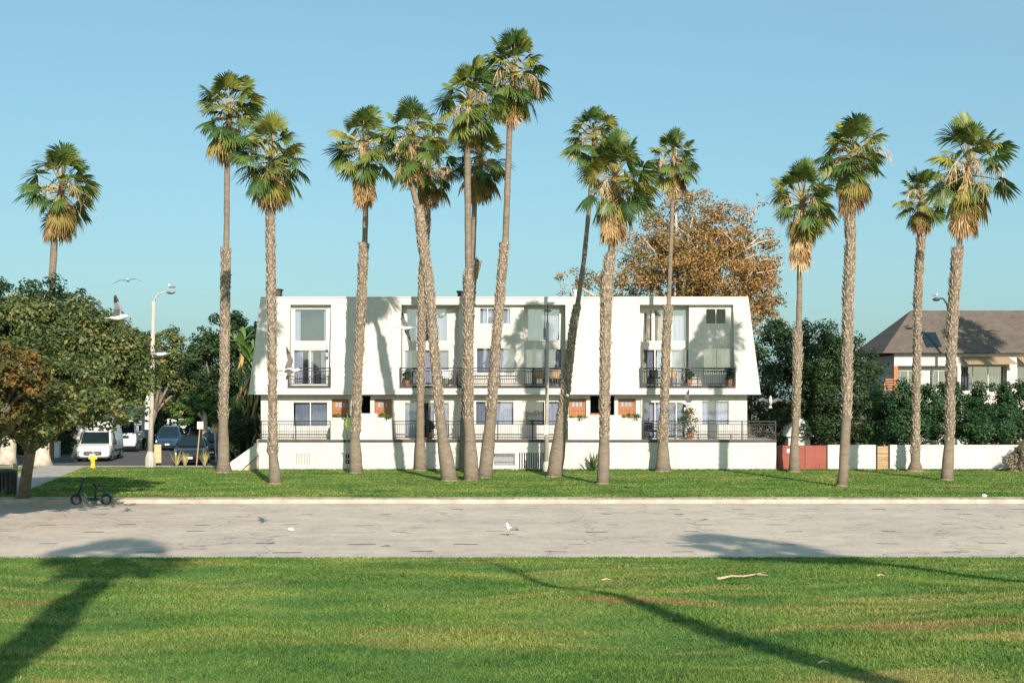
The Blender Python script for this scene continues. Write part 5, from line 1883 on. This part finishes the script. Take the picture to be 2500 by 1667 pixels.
# brown cabinet on wheels by the lamp
D = 82
b = at(384, 1110, D)
b.z = .012
t = thing('wooden_cabinet', 'tan wooden cabinet standing in the street right of the concrete lamp', 'cabinet', b, rz=.35)
q = MB()
q.box(-.2, .2, -.2, .2, .12, 1.18)
bd = q.build('body', M['tansign'], t, local=True)
q = MB()
q.box(-.19, .19, -.215, -.203, .14, 1.15)
q.build('door', M['tansign'], t, local=True)
for sx in (-.15, .15):
    q = MB()
    q.wheel((sx, -.14, .065), .065, .04, 10)
    q.wheel((sx, .14, .065), .065, .04, 10)
    q.build('castor', M['rubber'], t, local=True)

# posts and boxes at the left
for (nm, lab, px, py, D, hgt, w_, m_) in (('bollard', 'short weathered post by the path at the left edge', 38, 1190, gD(1190), .95, .075, 'pole'), ('utility_box', 'narrow white utility box between the street trees', 140, 1118, 92, 1.0, .16, 'trim'), ('sign_pole', 'thin bare pole between the street trees', 119, 1136, 79, 1.6, .03, 'woodpost')):
    zz = LZ if D < 80 else .012
    b = Vector((bx(px, D), D, zz))
    q = MB()
    q.box(b.x - w_, b.x + w_, D - w_, D + w_, zz - .04, zz + hgt)
    q.box(b.x - w_ * 1.15, b.x + w_ * 1.15, D - w_ * 1.15, D + w_ * 1.15, zz + hgt, zz + hgt + .05)
    if nm == 'utility_box':
        q.box(b.x - w_ * .8, b.x + w_ * .8, D - w_ - .012, D - w_, zz + .1, zz + hgt - .1)
    solo(q, nm, M[m_], lab, nm.replace('_', ' ') if nm != 'sign_pole' else 'pole', b)
D = 55.2
b = Vector((bx(14, D), D, LZ))
t = thing('trash_bin', 'dark slatted trash bin in the shade at the left edge', 'bin', b)
for k in range(16):
    a_ = 2 * pi * k / 16
    q = MB()
    c_ = Vector((b.x + .36 * cos(a_), b.y + .36 * sin(a_), 0))
    q.tube([(c_.x, c_.y, LZ), (c_.x, c_.y, LZ + .85)], .05, 5)
    q.build('slat', M['fascia'], t)
q = MB()
q.lathe([(.33, .02), (.33, .80), (.42, .84), (.42, .92), (.25, .98)], b, 16)
q.build('liner', M['dkmetal'], t)

# parked scooter in the shade
D = 51.6
b = Vector((bx(222, D), D, 0.0))
t = thing('scooter', 'teal electric scooter parked by the kerb in the tree shade', 'scooter', b)
for x_, nm in ((-.54, 'front_wheel'), (.55, 'rear_wheel')):
    q = MB()
    q.wheel((x_, 0, .195), .195, .07, 20, axis='y', inner=.13)
    w_ = q.build(nm, M['rubber'], t, local=True)
    q = MB()
    for k in range(6):
        a_ = k * pi / 3
        q.tube([(x_, 0, .195), (x_ + .135 * cos(a_), 0, .195 + .135 * sin(a_))], .012, 4)
    q.wheel((x_, 0, .195), .04, .08, 10, axis='y')
    q.build('hub', M['metal'], w_, local=True)
q = MB()
q.tube([(-.54, -.06, .195), (-.44, -.06, .45), (-.40, 0, .55)], .018, 6)
q.tube([(-.54, .06, .195), (-.44, .06, .45), (-.40, 0, .55)], .018, 6)
q.tube([(-.42, 0, .50), (-.24, 0, .98)], .026, 8)
q.build('fork', M['black'], t, smooth=True, local=True)
q = MB()
q.tube([(-.30, -.27, 1.0), (-.24, -.12, .99), (-.24, .12, .99), (-.30, .27, 1.0)], .017, 6)
q.build('handlebar', M['black'], t, smooth=True, local=True)
q = MB()
q.box(-.30, -.20, -.05, .05, 1.0, 1.05)
q.build('display', M['sign'], t, local=True)
q = MB()
q.tube([(-.34, 0, .70), (-.24, 0, .42), (-.12, 0, .22), (.1, 0, .19), (.44, 0, .21)], [.04, .045, .05, .055, .05], 10)
q.build('frame', M['teal'], t, smooth=True, local=True)
q = MB()
q.box(-.12, .34, -.11, .11, .235, .265)
q.build('footboard', M['plastic'], t, local=True)
q = MB()
q.tube([(.16, 0, .25), (.17, 0, .70)], .035, 8)
q.ell((.19, 0, .73), (.16, .09, .05), 12, 7)
q.build('seat', M['plastic'], t, smooth=True, local=True)
q = MB()
pts = [(.55 + .235 * cos(a_), 0, .195 + .235 * sin(a_)) for a_ in np.linspace(.25, 2.6, 9)]
q.tube(pts, .03, 6, sq=1.3)
q.build('fender', M['teal'], t, smooth=True, local=True)
q = MB()
q.tube([(.05, .08, .2), (.12, .2, .01)], .012, 5)
q.build('kickstand', M['metal'], t, local=True)

# ------------------------------------------------------------------ vehicles


def loft(st, m, name, parent):
    """st: y, half width, half width at roof, z low, z belt, z top"""
    q = MB()
    n = 12
    for (y, hw, ht, z0, zb_, z1) in st:
        side = [(hw * .90, z0), (hw * .99, z0 + (zb_ - z0) * .3), (hw, z0 + (zb_ - z0) * .75), (hw * .985, zb_), (ht, z1 - (z1 - zb_) * .18), (ht * .86, z1)]
        q.v += [(x, y, z) for x, z in side] + [(-x, y, z) for x, z in side[::-1]]
    for i in range(len(st) - 1):
        q.f += [(i * n + k, i * n + (k + 1) % n, (i + 1) * n + (k + 1) % n, (i + 1) * n + k) for k in range(n)]
    q.f += [tuple(range(n)), tuple(range((len(st) - 1) * n, len(st) * n))[::-1]]
    return q.build(name, m, parent, local=True)


def wheels(t, hw, ys, r=.34):
    for y in ys:
        for s in (-1, 1):
            q = MB()
            q.wheel((s * (hw - .1), y, r), r, .23, 20)
            w_ = q.build('wheel', M['rubber'], t, local=True)
            q = MB()
            q.wheel((s * (hw - .035), y, r), r * .6, .11, 14)
            q.build('rim', M['metal'], w_, local=True)


def gquad(t, name, m, pts, th=.012, parent_local=True):
    """thin panel on four local points"""
    P = [Vector(p) for p in pts]
    n_ = (P[1] - P[0]).cross(P[3] - P[0]).normalized() * th
    q = MB()
    q.add(P + [p + n_ for p in P], [(0, 1, 2, 3), (7, 6, 5, 4), (0, 4, 5, 1), (1, 5, 6, 2), (2, 6, 7, 3), (3, 7, 4, 0)])
    return q.build(name, M[m], t, local=True)


def van():
    D = 86.0
    t = thing('delivery_van', 'white delivery van parked facing us under the trees', 'van', (bx(226, D) - .0, D, .012), rz=.12)
    loft([(0, .82, .76, .30, .52, .68), (.10, .95, .88, .24, .64, .84), (.30, 1.0, .93, .22, .76, .93), (.85, 1.02, .93, .22, .94, 1.07), (1.5, 1.03, .84, .24, 1.10, 1.80), (1.85, 1.03, .84, .26, 1.15, 2.14), (2.3, 1.03, .86, .28, 1.2, 2.36), (5.3, 1.03, .86, .3, 1.2, 2.40), (5.6, 1.0, .83, .32, 1.2, 2.34)], M['van'], 'body', t)
    y0, z0, y1, z1 = .86, 1.06, 1.47, 1.76
    ws = gquad(t, 'windshield', 'carglass', [(-.86, y0 - .03, z0 + .02), (.86, y0 - .03, z0 + .02), (.74, y1 - .03, z1), (-.74, y1 - .03, z1)], .02)
    for s in (-1, 1):
        gquad(ws, 'sun_visor', 'lamp', [(s * .45 - .22, y1 - .23, z1 - .22), (s * .45 + .22, y1 - .23, z1 - .22), (s * .43 + .2, y1 - .10, z1 - .08), (s * .43 - .2, y1 - .10, z1 - .08)], .01)
        gquad(t, 'headlight', 'lamp', [(s * .74 - .17, -.005 + .03, .56), (s * .74 + .17, .07, .58), (s * .74 + .17, .10, .74), (s * .74 - .16, .04, .72)], -.06)
        q = MB()
        q.ell((s * 1.17, .98, 1.16), (.1, .08, .17), 10, 7)
        q.box(s * 1.1 - .1, s * 1.1 + .1, .98, 1.02, 1.06, 1.12)
        q.build('mirror', M['plastic'], t, local=True)
        gquad(t, 'side_window', 'carglass', [(s * 1.025, 1.3, 1.14), (s * 1.025, 2.1, 1.20), (s * .95, 2.1, 1.74), (s * .93, 1.6, 1.70)], .012 * s)
        gquad(t, 'side_moulding', 'plastic', [(s * 1.032, 1.5, .55), (s * 1.032, 5.2, .55), (s * 1.04, 5.2, .68), (s * 1.04, 1.5, .68)], .012 * s)
    q = MB()
    q.prism([(-.46, .40), (.46, .40), (.55, .50), (.46, .64), (-.46, .64), (-.55, .50)], 'y', -.05, .02)
    gr = q.build('grille', M['plastic'], t, local=True)
    for k in range(3):
        q = MB()
        q.box(-.44, .44, -.066, -.052, .445 + k * .065, .465 + k * .065)
        q.build('grille_bar', M['metal'], gr, local=True)
    q = MB()
    q.ell((0, -.06, .56), (.1, .02, .04), 12, 6)
    q.build('badge', M['chrome'], t, local=True)
    q = MB()
    q.box(-.90, .90, -.03, .25, .20, .30)
    q.build('bumper', M['plastic'], t, local=True)
    q = MB()
    q.box(-.17, .17, -.085, -.07, .36, .47)
    q.build('licence_plate', M['notice'], t, local=True)
    wheels(t, 1.03, (.95, 4.5))
    for y in (1.2, 2.3, 3.6):
        q = MB()
        q.box(1.030, 1.036, y, y + .02, .45, 1.25)
        q.build('door_seam', M['plastic'], t, local=True)


van()


def truck():
    D = 101
    t = thing('box_truck', 'white cabbed box truck parked behind the van', 'truck', (bx(297, D), D, .012), rz=.14)
    loft([(0, .92, .88, .5, 1.1, 1.25), (.12, 1.0, .95, .45, 1.15, 1.4), (.5, 1.02, .92, .45, 1.2, 2.25), (1.7, 1.02, .92, .5, 1.2, 2.35)], M['van'], 'cab', t)
    gquad(t, 'windshield', 'carglass', [(-.86, .10, 1.36), (.86, .10, 1.36), (.80, .44, 2.16), (-.80, .44, 2.16)], .03)
    q = MB()
    q.box(-1.15, 1.15, 1.85, 6.2, .95, 3.1)
    bo = q.build('cargo_box', M['truckbox'], t, local=True)
    for s in (-1, 1):
        q = MB()
        q.box(s * 1.15 - .02, s * 1.15 + .02, 1.83, 1.87, .95, 3.1)
        q.build('corner_post', M['metal'], bo, local=True)
        gquad(t, 'headlight', 'lamp', [(s * .7 - .16, -.01, .78), (s * .7 + .16, -.01, .78), (s * .7 + .16, -.01, .95), (s * .7 - .16, -.01, .95)], .03)
        q = MB()
        q.box(s * 1.25 - .1, s * 1.25 + .1, .2, .26, 1.5, 1.95)
        q.box(s * 1.1 - .12, s * 1.1 + .12, .22, .24, 1.9, 1.93)
        q.build('mirror', M['plastic'], t, local=True)
    q = MB()
    q.box(-.95, .95, -.14, .02, .45, .70)
    q.build('bumper', M['trim'], t, local=True)
    q = MB()
    q.box(-.5, .5, -.02, .02, .98, 1.18)
    q.build('grille', M['plastic'], t, local=True)
    q = MB()
    q.box(-.4, .4, .3, 6.0, .6, .9)
    q.build('chassis', M['plastic'], t, local=True)
    wheels(t, 1.05, (.8, 5.4), .42)


truck()


def car(label, px, D, rz, m_, tall=0.0, amber=False, cat='car', name='parked_car'):
    t = thing(name, label, cat, (bx(px, D), D, .012), 'cars parked in the street', rz)
    h = 1.5 + tall
    loft([(0, .74, .70, .36, .60, .72), (.10, .88, .82, .28, .76, .90), (.45, .92, .84, .25, .86, .98), (1.25, .93, .82, .25, .95, 1.06), (1.95, .93, .66, .25, 1.0, h), (2.6, .93, .68, .26, 1.02, h + .03), (3.7, .93, .66, .27, 1.02, h), (4.35, .91, .70, .3, 1.0, 1.12 + tall), (4.6, .84, .70, .36, .8, .98)], M[m_], 'body', t)
    gquad(t, 'windshield', 'carglass', [(-.74, 1.27, 1.09), (.74, 1.27, 1.09), (.56, 1.88, h - .06), (-.56, 1.88, h - .06)], .025)
    for s in (-1, 1):
        gquad(t, 'headlight', 'lamp', [(s * .62 - .18, .005, .62), (s * .62 + .18, .05, .62), (s * .62 + .17, .07, .76), (s * .62 - .18, .03, .74)], -.06)
        if amber:
            gquad(t, 'indicator', 'amber', [(s * .62 - .18, .0, .50), (s * .62 + .18, .04, .50), (s * .62 + .18, .05, .60), (s * .62 - .18, .0, .60)], -.06)
        gquad(t, 'side_window', 'carglass', [(s * .925, 1.9, 1.06), (s * .925, 3.9, 1.06), (s * .70, 3.6, h - .12), (s * .70, 2.1, h - .12)], .02 * s)
        q = MB()
        q.ell((s * 1.0, 1.5, 1.08), (.09, .06, .07), 8, 6)
        q.build('mirror', M[m_], t, local=True)
    q = MB()
    q.box(-.38, .38, -.02, .03, .58, .72)
    q.build('grille', M['plastic'], t, local=True)
    q = MB()
    q.box(-.16, .16, -.045, -.03, .40, .52)
    q.build('licence_plate', M['notice'], t, local=True)
    wheels(t, .93, (.85, 3.65), .33)


car('black car with white and amber lights nearest the lawn', 463, 80.8, .16, 'carblack', .15, True)
car('black car behind the tall palm, right of the leaning sign', 516, 89, .15, 'carblack', .1)
car('blue car parked down the street right of the concrete lamp', 408, 104, .14, 'carblue', .25)
car('dark grey car seen over the nearest black car', 478, 97, .1, 'cargrey', .3)

# ------------------------------------------------------------------ plants near the street and the walls


def spiky(name, label, b, n, L, m_, seed, spread=1.0, w=.035, cat='plant', nm='leaf'):
    t = thing(name, label, cat, b)
    r = random.Random(seed)
    for k in range(n):
        az, el = k * 2.4 + r.uniform(-.3, .3), r.uniform(.35, 1.45) if spread >= 1 else r.uniform(1.0, 1.5)
        l_ = L * r.uniform(.6, 1.05)
        d = Vector((cos(az) * cos(el), sin(az) * cos(el), sin(el)))
        s_ = Vector((-sin(az), cos(az), 0))
        p0 = Vector(b) + Vector((cos(az), sin(az), 0)) * .04 + Vector((0, 0, .15 * L * r.random()))
        p1 = p0 + d * l_ * .55
        p2 = p0 + d * l_ - Vector((0, 0, .12 * l_ * cos(el)))
        q = MB()
        up = d.cross(s_) * .012
        q.add([p0 - s_ * w * .7, p0 + s_ * w * .7, p1 + s_ * w, p1 - s_ * w, p2, p0 - up, p1 - up], [(0, 1, 2, 3), (3, 2, 4), (1, 5, 6, 2), (5, 0, 3, 6), (2, 6, 4), (6, 3, 4)])
        q.build(nm, M[m_], t)
    return t


M['yucca'] = mat('yucca_leaf', (0.06, 0.11, 0.035), (0.14, 0.17, 0.06), 3, .6)
spiky('yucca', 'spiky dark yucca against the base wall left of the shaggy palm', (bx(1449, 72.4), 72.4, LZ), 44, 1.15, 'yucca', 5)
for i, (px, D, lab) in enumerate(((432, 77.6, 'tuft of tall dry grass by the nearest black car'), (452, 77.8, 'smaller dry grass tuft left of the leaning sign'), (500, 77.5, 'tall dry grass tuft right of the leaning sign post'))):
    spiky('grass_tuft', lab, (bx(px, D), D, .15), 22, .95 - .15 * (i == 1), 'tuft', 20 + i, .5, .016, 'grass tuft', 'blade')

# bird of paradise clump left of the building
M['bop'] = mat('paradise_leaf', (0.07, 0.15, 0.035), (0.13, 0.21, 0.05), 3, .5, rnd=.3)
M['bopdead'] = mat('paradise_dead_leaf', (0.50, 0.33, 0.13), (0.38, 0.24, 0.10), 3, .8, rnd=.25)
D = 83.0
b = Vector((bx(606, D), D, 0))
t = thing('bird_of_paradise', 'tall banana-like plant with hanging tan leaves left of the building', 'plant', b)
rr = random.Random(9)


def paddle(L, w, droop, m_, name):
    q = MB()
    n = 7
    for i in range(n):
        f = i / (n - 1)
        z = L * f
        hw = w * sin(pi * min(1, f * .95 + .05)) ** .7 * (1 - .3 * f)
        y = droop * f * f
        q.v += [(-hw, y + .06 * hw / w, z - droop * f * f * .5), (0, y - .04, z - droop * f * f * .5), (hw, y + .06 * hw / w, z - droop * f * f * .5)]
    for i in range(n - 1):
        a = i * 3
        q.f += [(a, a + 1, a + 4, a + 3), (a + 1, a + 2, a + 5, a + 4)]
    return q.mesh(name, m_)


PL = [paddle(1.5, .28, .25, M['bop'], 'leaf'), paddle(1.15, .2, .5, M['bop'], 'leaf'), paddle(1.0, .09, .2, M['bopdead'], 'dead_leaf')]
for i in range(3):
    tx = bx([584, 604, 620][i], D)
    th_ = [7.0, 6.4, 5.2][i]
    q = MB()
    q.tube([(tx, D, 0), (tx + .05, D, th_ * .5), (tx + .1, D, th_)], [.09, .07, .06], 8)
    q.build('stem', M['yucca'], t, smooth=True)
    for k in range(9):
        az = k * 2.39 + i
        o = put(PL[k % 2], t, Vector((tx + .1, D, th_ - .05 * k)) - b, az, 0, rr.uniform(.8, 1.1), 'leaf', post=Matrix.Rotation(rr.uniform(-.1, -.9), 4, 'X'))
    for k in range(9):
        az = k * 2.39 + i * .7
        o = put(PL[2], t, Vector((tx + .1 + .12 * cos(az), D + .12 * sin(az), th_ - .4 - .42 * k * rr.uniform(.6, 1))) - b, az, 0, rr.uniform(.7, 1.2), 'dead_leaf', post=Matrix.Rotation(rr.uniform(2.75, 3.1), 4, 'X'))

# fallen things on the lawn and the lot
z_ = fore_z(4.3, 28.6)
q = MB()
D = 26.3
ln = [(1758, 1446), (1790, 1441), (1825, 1437), (1860, 1432), (1893, 1429)]
P_ = [Vector((bx(a_, D), D + .25 * k, 0)) for k, (a_, _) in enumerate(ln)]
for p in P_:
    p.z = fore_z(p.x, p.y) + .05
P_[1].z += .03
solo_o = P_[2].copy()
q.tube(P_, [.024, .02, .019, .015, .008], 6)
q.tube([P_[0], P_[0] + Vector((-.05, .1, -.02)), P_[0] + Vector((.02, .25, 0))], [.03, .025, .01], 5)
q.tube([P_[3], P_[3] + Vector((.22, -.12, 0))], [.02, .006], 5)
solo(q, 'frond_stem', M['straw'], 'fallen dry frond stem lying on the near lawn', 'branch', solo_o, smooth=True)
for i, (px, py, s_, lab) in enumerate(((1480, 1411, .09, 'small dry twig on the lawn above the fallen stem'), (2150, 1408, .07, 'short pale twig on the lawn near the long palm shadow'), (2010, 1637, .06, 'pale scrap on the lawn near the bottom edge'))):
    z0 = .6
    D = F * (HC - z0) / (py - HY)
    z0 = fore_z(bx(px, D), D)
    D = F * (HC - z0) / (py - HY)
    b = Vector((bx(px, D), D, fore_z(bx(px, D), D) + .03))
    q = MB()
    q.tube([b + Vector((-s_, 0, 0)), b + Vector((0, .03, .02)), b + Vector((s_, -.02, .01))], [.014, .016, .006], 5)
    solo(q, 'twig', M['straw'], lab, 'twig', b)
for i, (px, py, lab) in enumerate(((1270, 1226, 'brown palm litter in the gutter below the kerb, middle'), (942, 1334, 'curled brown leaf on the lot near the front lawn'), (1715, 1226, 'brown litter on the lot by the kerb, right'), (1720, 1269, 'reddish dry leaf out on the lot, right'))):
    D = F * HC / (py - HY)
    b = Vector((bx(px, D), D, .004))
    q = MB()
    q.add([b + Vector(v) for v in ((-.16, -.04, .0), (-.02, -.07, .03), (.17, 0, .005), (.02, .06, .04), (-.1, .05, .0))], [(0, 1, 3, 4), (1, 2, 3), (4, 3, 1, 0), (3, 2, 1)])
    solo(q, 'dry_leaf', M['dryleaf'], lab, 'leaf', b)
for (px, py, z0, lab) in ((710, 1296, 0.0, 'white crumpled scrap lying on the lot, left of the standing gull'), (2403, 1213, .155, 'white crumpled scrap on the kerb strip at the right')):
    D = F * (HC - z0) / (py - HY)
    b = Vector((bx(px, D), D, z0 + .002))
    q = MB()
    q.ell((b.x, b.y, b.z + .045), (.10, .08, .05), 8, 5)
    r = random.Random(px)
    q.v = [(x + r.uniform(-.02, .02), y + r.uniform(-.02, .02), max(b.z, z + r.uniform(-.02, .02))) for x, y, z in q.v]
    solo(q, 'paper_scrap', M['notice'], lab, 'litter', b)

# ------------------------------------------------------------------ gulls


def gull(label, pos, heading, wl=None, wr=None, pitch=0.0, roll=0.0, s=1.0, brown=False, stand=False):
    """local +X is forward; wl, wr = (inner dihedral, outer dihedral, sweep) in degrees, None = folded"""
    t = thing('gull', label, 'gull', pos, 'gulls')
    t.rotation_euler = (Matrix.Rotation(heading, 3, 'Z') @ Matrix.Rotation(-pitch, 3, 'Y') @ Matrix.Rotation(roll, 3, 'X')).to_euler()
    t.scale = (s, s, s)
    q = MB()
    if stand:
        path = [(-.20, 0, .17), (-.10, 0, .195), (.0, 0, .20), (.09, 0, .225), (.125, 0, .29), (.135, 0, .335), (.165, 0, .35), (.185, 0, .352)]
        rad = [.015, .05, .072, .066, .042, .038, .036, .012]
    else:
        path = [(-.20, 0, 0), (-.12, 0, .0), (0, 0, .0), (.11, 0, .005), (.17, 0, .02), (.21, 0, .028), (.245, 0, .028), (.265, 0, .026)]
        rad = [.018, .045, .07, .062, .043, .04, .034, .01]
    q.tube(path, rad, 10)
    q.build('body', M['gullw'], t, smooth=True, local=True)
    e = path[-1]
    q = MB()
    q.tube([(e[0] - .01, 0, e[2] - .004), (e[0] + .03, 0, e[2] - .008), (e[0] + .045, 0, e[2] - .02)], [.014, .009, .003], 5)
    q.build('beak', M['beak'], t, local=True)
    q = MB()
    z = path[0][2]
    q.add([(-.17, -.03, z + .008), (-.17, .03, z + .008), (-.32, .075, z - (.03 if stand else 0)), (-.32, -.075, z - (.03 if stand else 0)), (-.17, -.03, z - .008), (-.17, .03, z - .008), (-.32, .075, z - .006 - (.03 if stand else 0)), (-.32, -.075, z - .006 - (.03 if stand else 0))],
          [(0, 1, 2, 3), (7, 6, 5, 4), (0, 4, 5, 1), (1, 5, 6, 2), (2, 6, 7, 3), (3, 7, 4, 0)])
    q.build('tail', M['gullbrown' if brown else ('gullb' if stand else 'gullw')], t, local=True)
    for side, wv in ((1, wl), (-1, wr)):
        if stand or wv is None:
            q = MB()
            q.ell((-.06, side * .055, .205 if stand else .01), (.19, .022, .048), 10, 7)
            w_ = q.build('wing', M['gullg'], t, smooth=True, local=True)
            q = MB()
            zt_ = .185 if stand else 0
            q.tube([(-.2, side * .045, zt_), (-.34, side * .02, zt_ - .03)], [.02, .004], 5)
            q.build('wing_tip', M['gullb'], w_, local=True)
            continue
        a1, a2, sw = radians(wv[0]), radians(wv[1]), radians(wv[2])
        root = Vector((.05, side * .05, .03))
        wr_ = root + Vector((.06, side * cos(a1) * .27, sin(a1) * .27))
        mid = wr_ + Vector((-sin(sw) * .18, side * cos(a2) * cos(sw) * .18, sin(a2) * .18))
        tip = mid + Vector((-sin(sw) * .2, side * cos(a2) * cos(sw) * .2, sin(a2) * .2))
        st = [(root, .17, .02), (root.lerp(wr_, .5), .17, .016), (wr_, .145, .014), (mid, .10, .008), (tip, .02, .003)]
        for nm, rows_, m_, par in (('wing', st[:4], 'gullbrown' if brown else 'gullg', t), ('wing_tip', st[3:], 'gullb', None)):
            q = MB()
            for (p, c, th) in rows_:
                q.v += [tuple(p + Vector((.0, 0, 0))), tuple(p + Vector((-c * .35, 0, th))), tuple(p + Vector((-c, 0, -.004))), tuple(p + Vector((-c * .4, 0, -th * .4)))]
            for i in range(len(rows_) - 1):
                q.f += [(i * 4 + k, i * 4 + (k + 1) % 4, (i + 1) * 4 + (k + 1) % 4, (i + 1) * 4 + k) for k in range(4)]
            q.f += [(0, 1, 2, 3), tuple(range(len(q.v) - 4, len(q.v)))]
            o = q.build(nm, M[m_], par if par else w_, local=True)
            if nm == 'wing':
                w_ = o
    if stand:
        for s_ in (-1, 1):
            q = MB()
            q.tube([(.01, s_ * .03, .15), (.0, s_ * .03, .07), (.01, s_ * .03, .006)], [.012, .006, .006], 5)
            q.add([(-.01, s_ * .03, .0), (.05, s_ * .03 - .025, .0), (.06, s_ * .03, .0), (.05, s_ * .03 + .025, .0), (.0, s_ * .03, .012)], [(0, 1, 2, 3), (0, 4, 1), (1, 4, 2), (2, 4, 3), (3, 4, 0)])
            q.build('leg', M['beak'], t, local=True)
    return t


gull('gull gliding high above the left trees with wings spread', at(313, 685, 62), radians(-80), (-8, -35, 10), (12, -10, 15), .0, .25)
gull('gull with raised dark wings just above the left treetops', at(287, 775, 37), radians(8), (58, 70, 25), (40, 64, 15), .05, 0)
gull('gull passing behind the concrete lamp pole with wings level', at(393, 864, 47), radians(172), (20, 5, 15), (28, 10, 25), -.05, .2)
gull('brown winged gull flying before the left end of the building', at(706, 905, 36), radians(10), (55, 62, 25), (-5, -30, 30), .0, .1, brown=True)
gull('gull banking before the middle windows, black wing tip low', at(990, 800, 44), radians(170), (48, 30, 20), (-25, -45, 20), .0, .1)
gull('gull with wings stretched wide behind two palm trunks', at(1078, 772, 44), radians(-70), (10, 0, 12), (-28, -38, 12), .1, .28)
gull('gull with drooping wings crossing the slim leaning palm', at(1385, 966, 58), radians(-95), (-18, -55, 10), (-12, -50, 10), .0, 0, brown=True)
gull('gull flapping before the right sliding door', at(1680, 985, 52), radians(165), (40, 45, 25), (10, 20, 20), .05, .1)
gull('gull swooping past the dark trees right of the building', at(1881, 980, 58), radians(-100), (18, -20, 15), (20, -15, 15), .95, 0)
gull('gull standing alone on the lot', (bx(1246, 40.06), 40.06, .0), radians(-130), stand=True, s=1.0)
gull('gull perched on the arm of the concrete lamp', (lamp_head.x, lamp_head.y, lamp_head.z + .074), radians(150), stand=True)
t = gull('small dark bird perched on the curved dark lamp', (hv.x - .03, hv.y, hv.z + .118), radians(20), stand=True, s=.7)
t['category'] = 'bird'
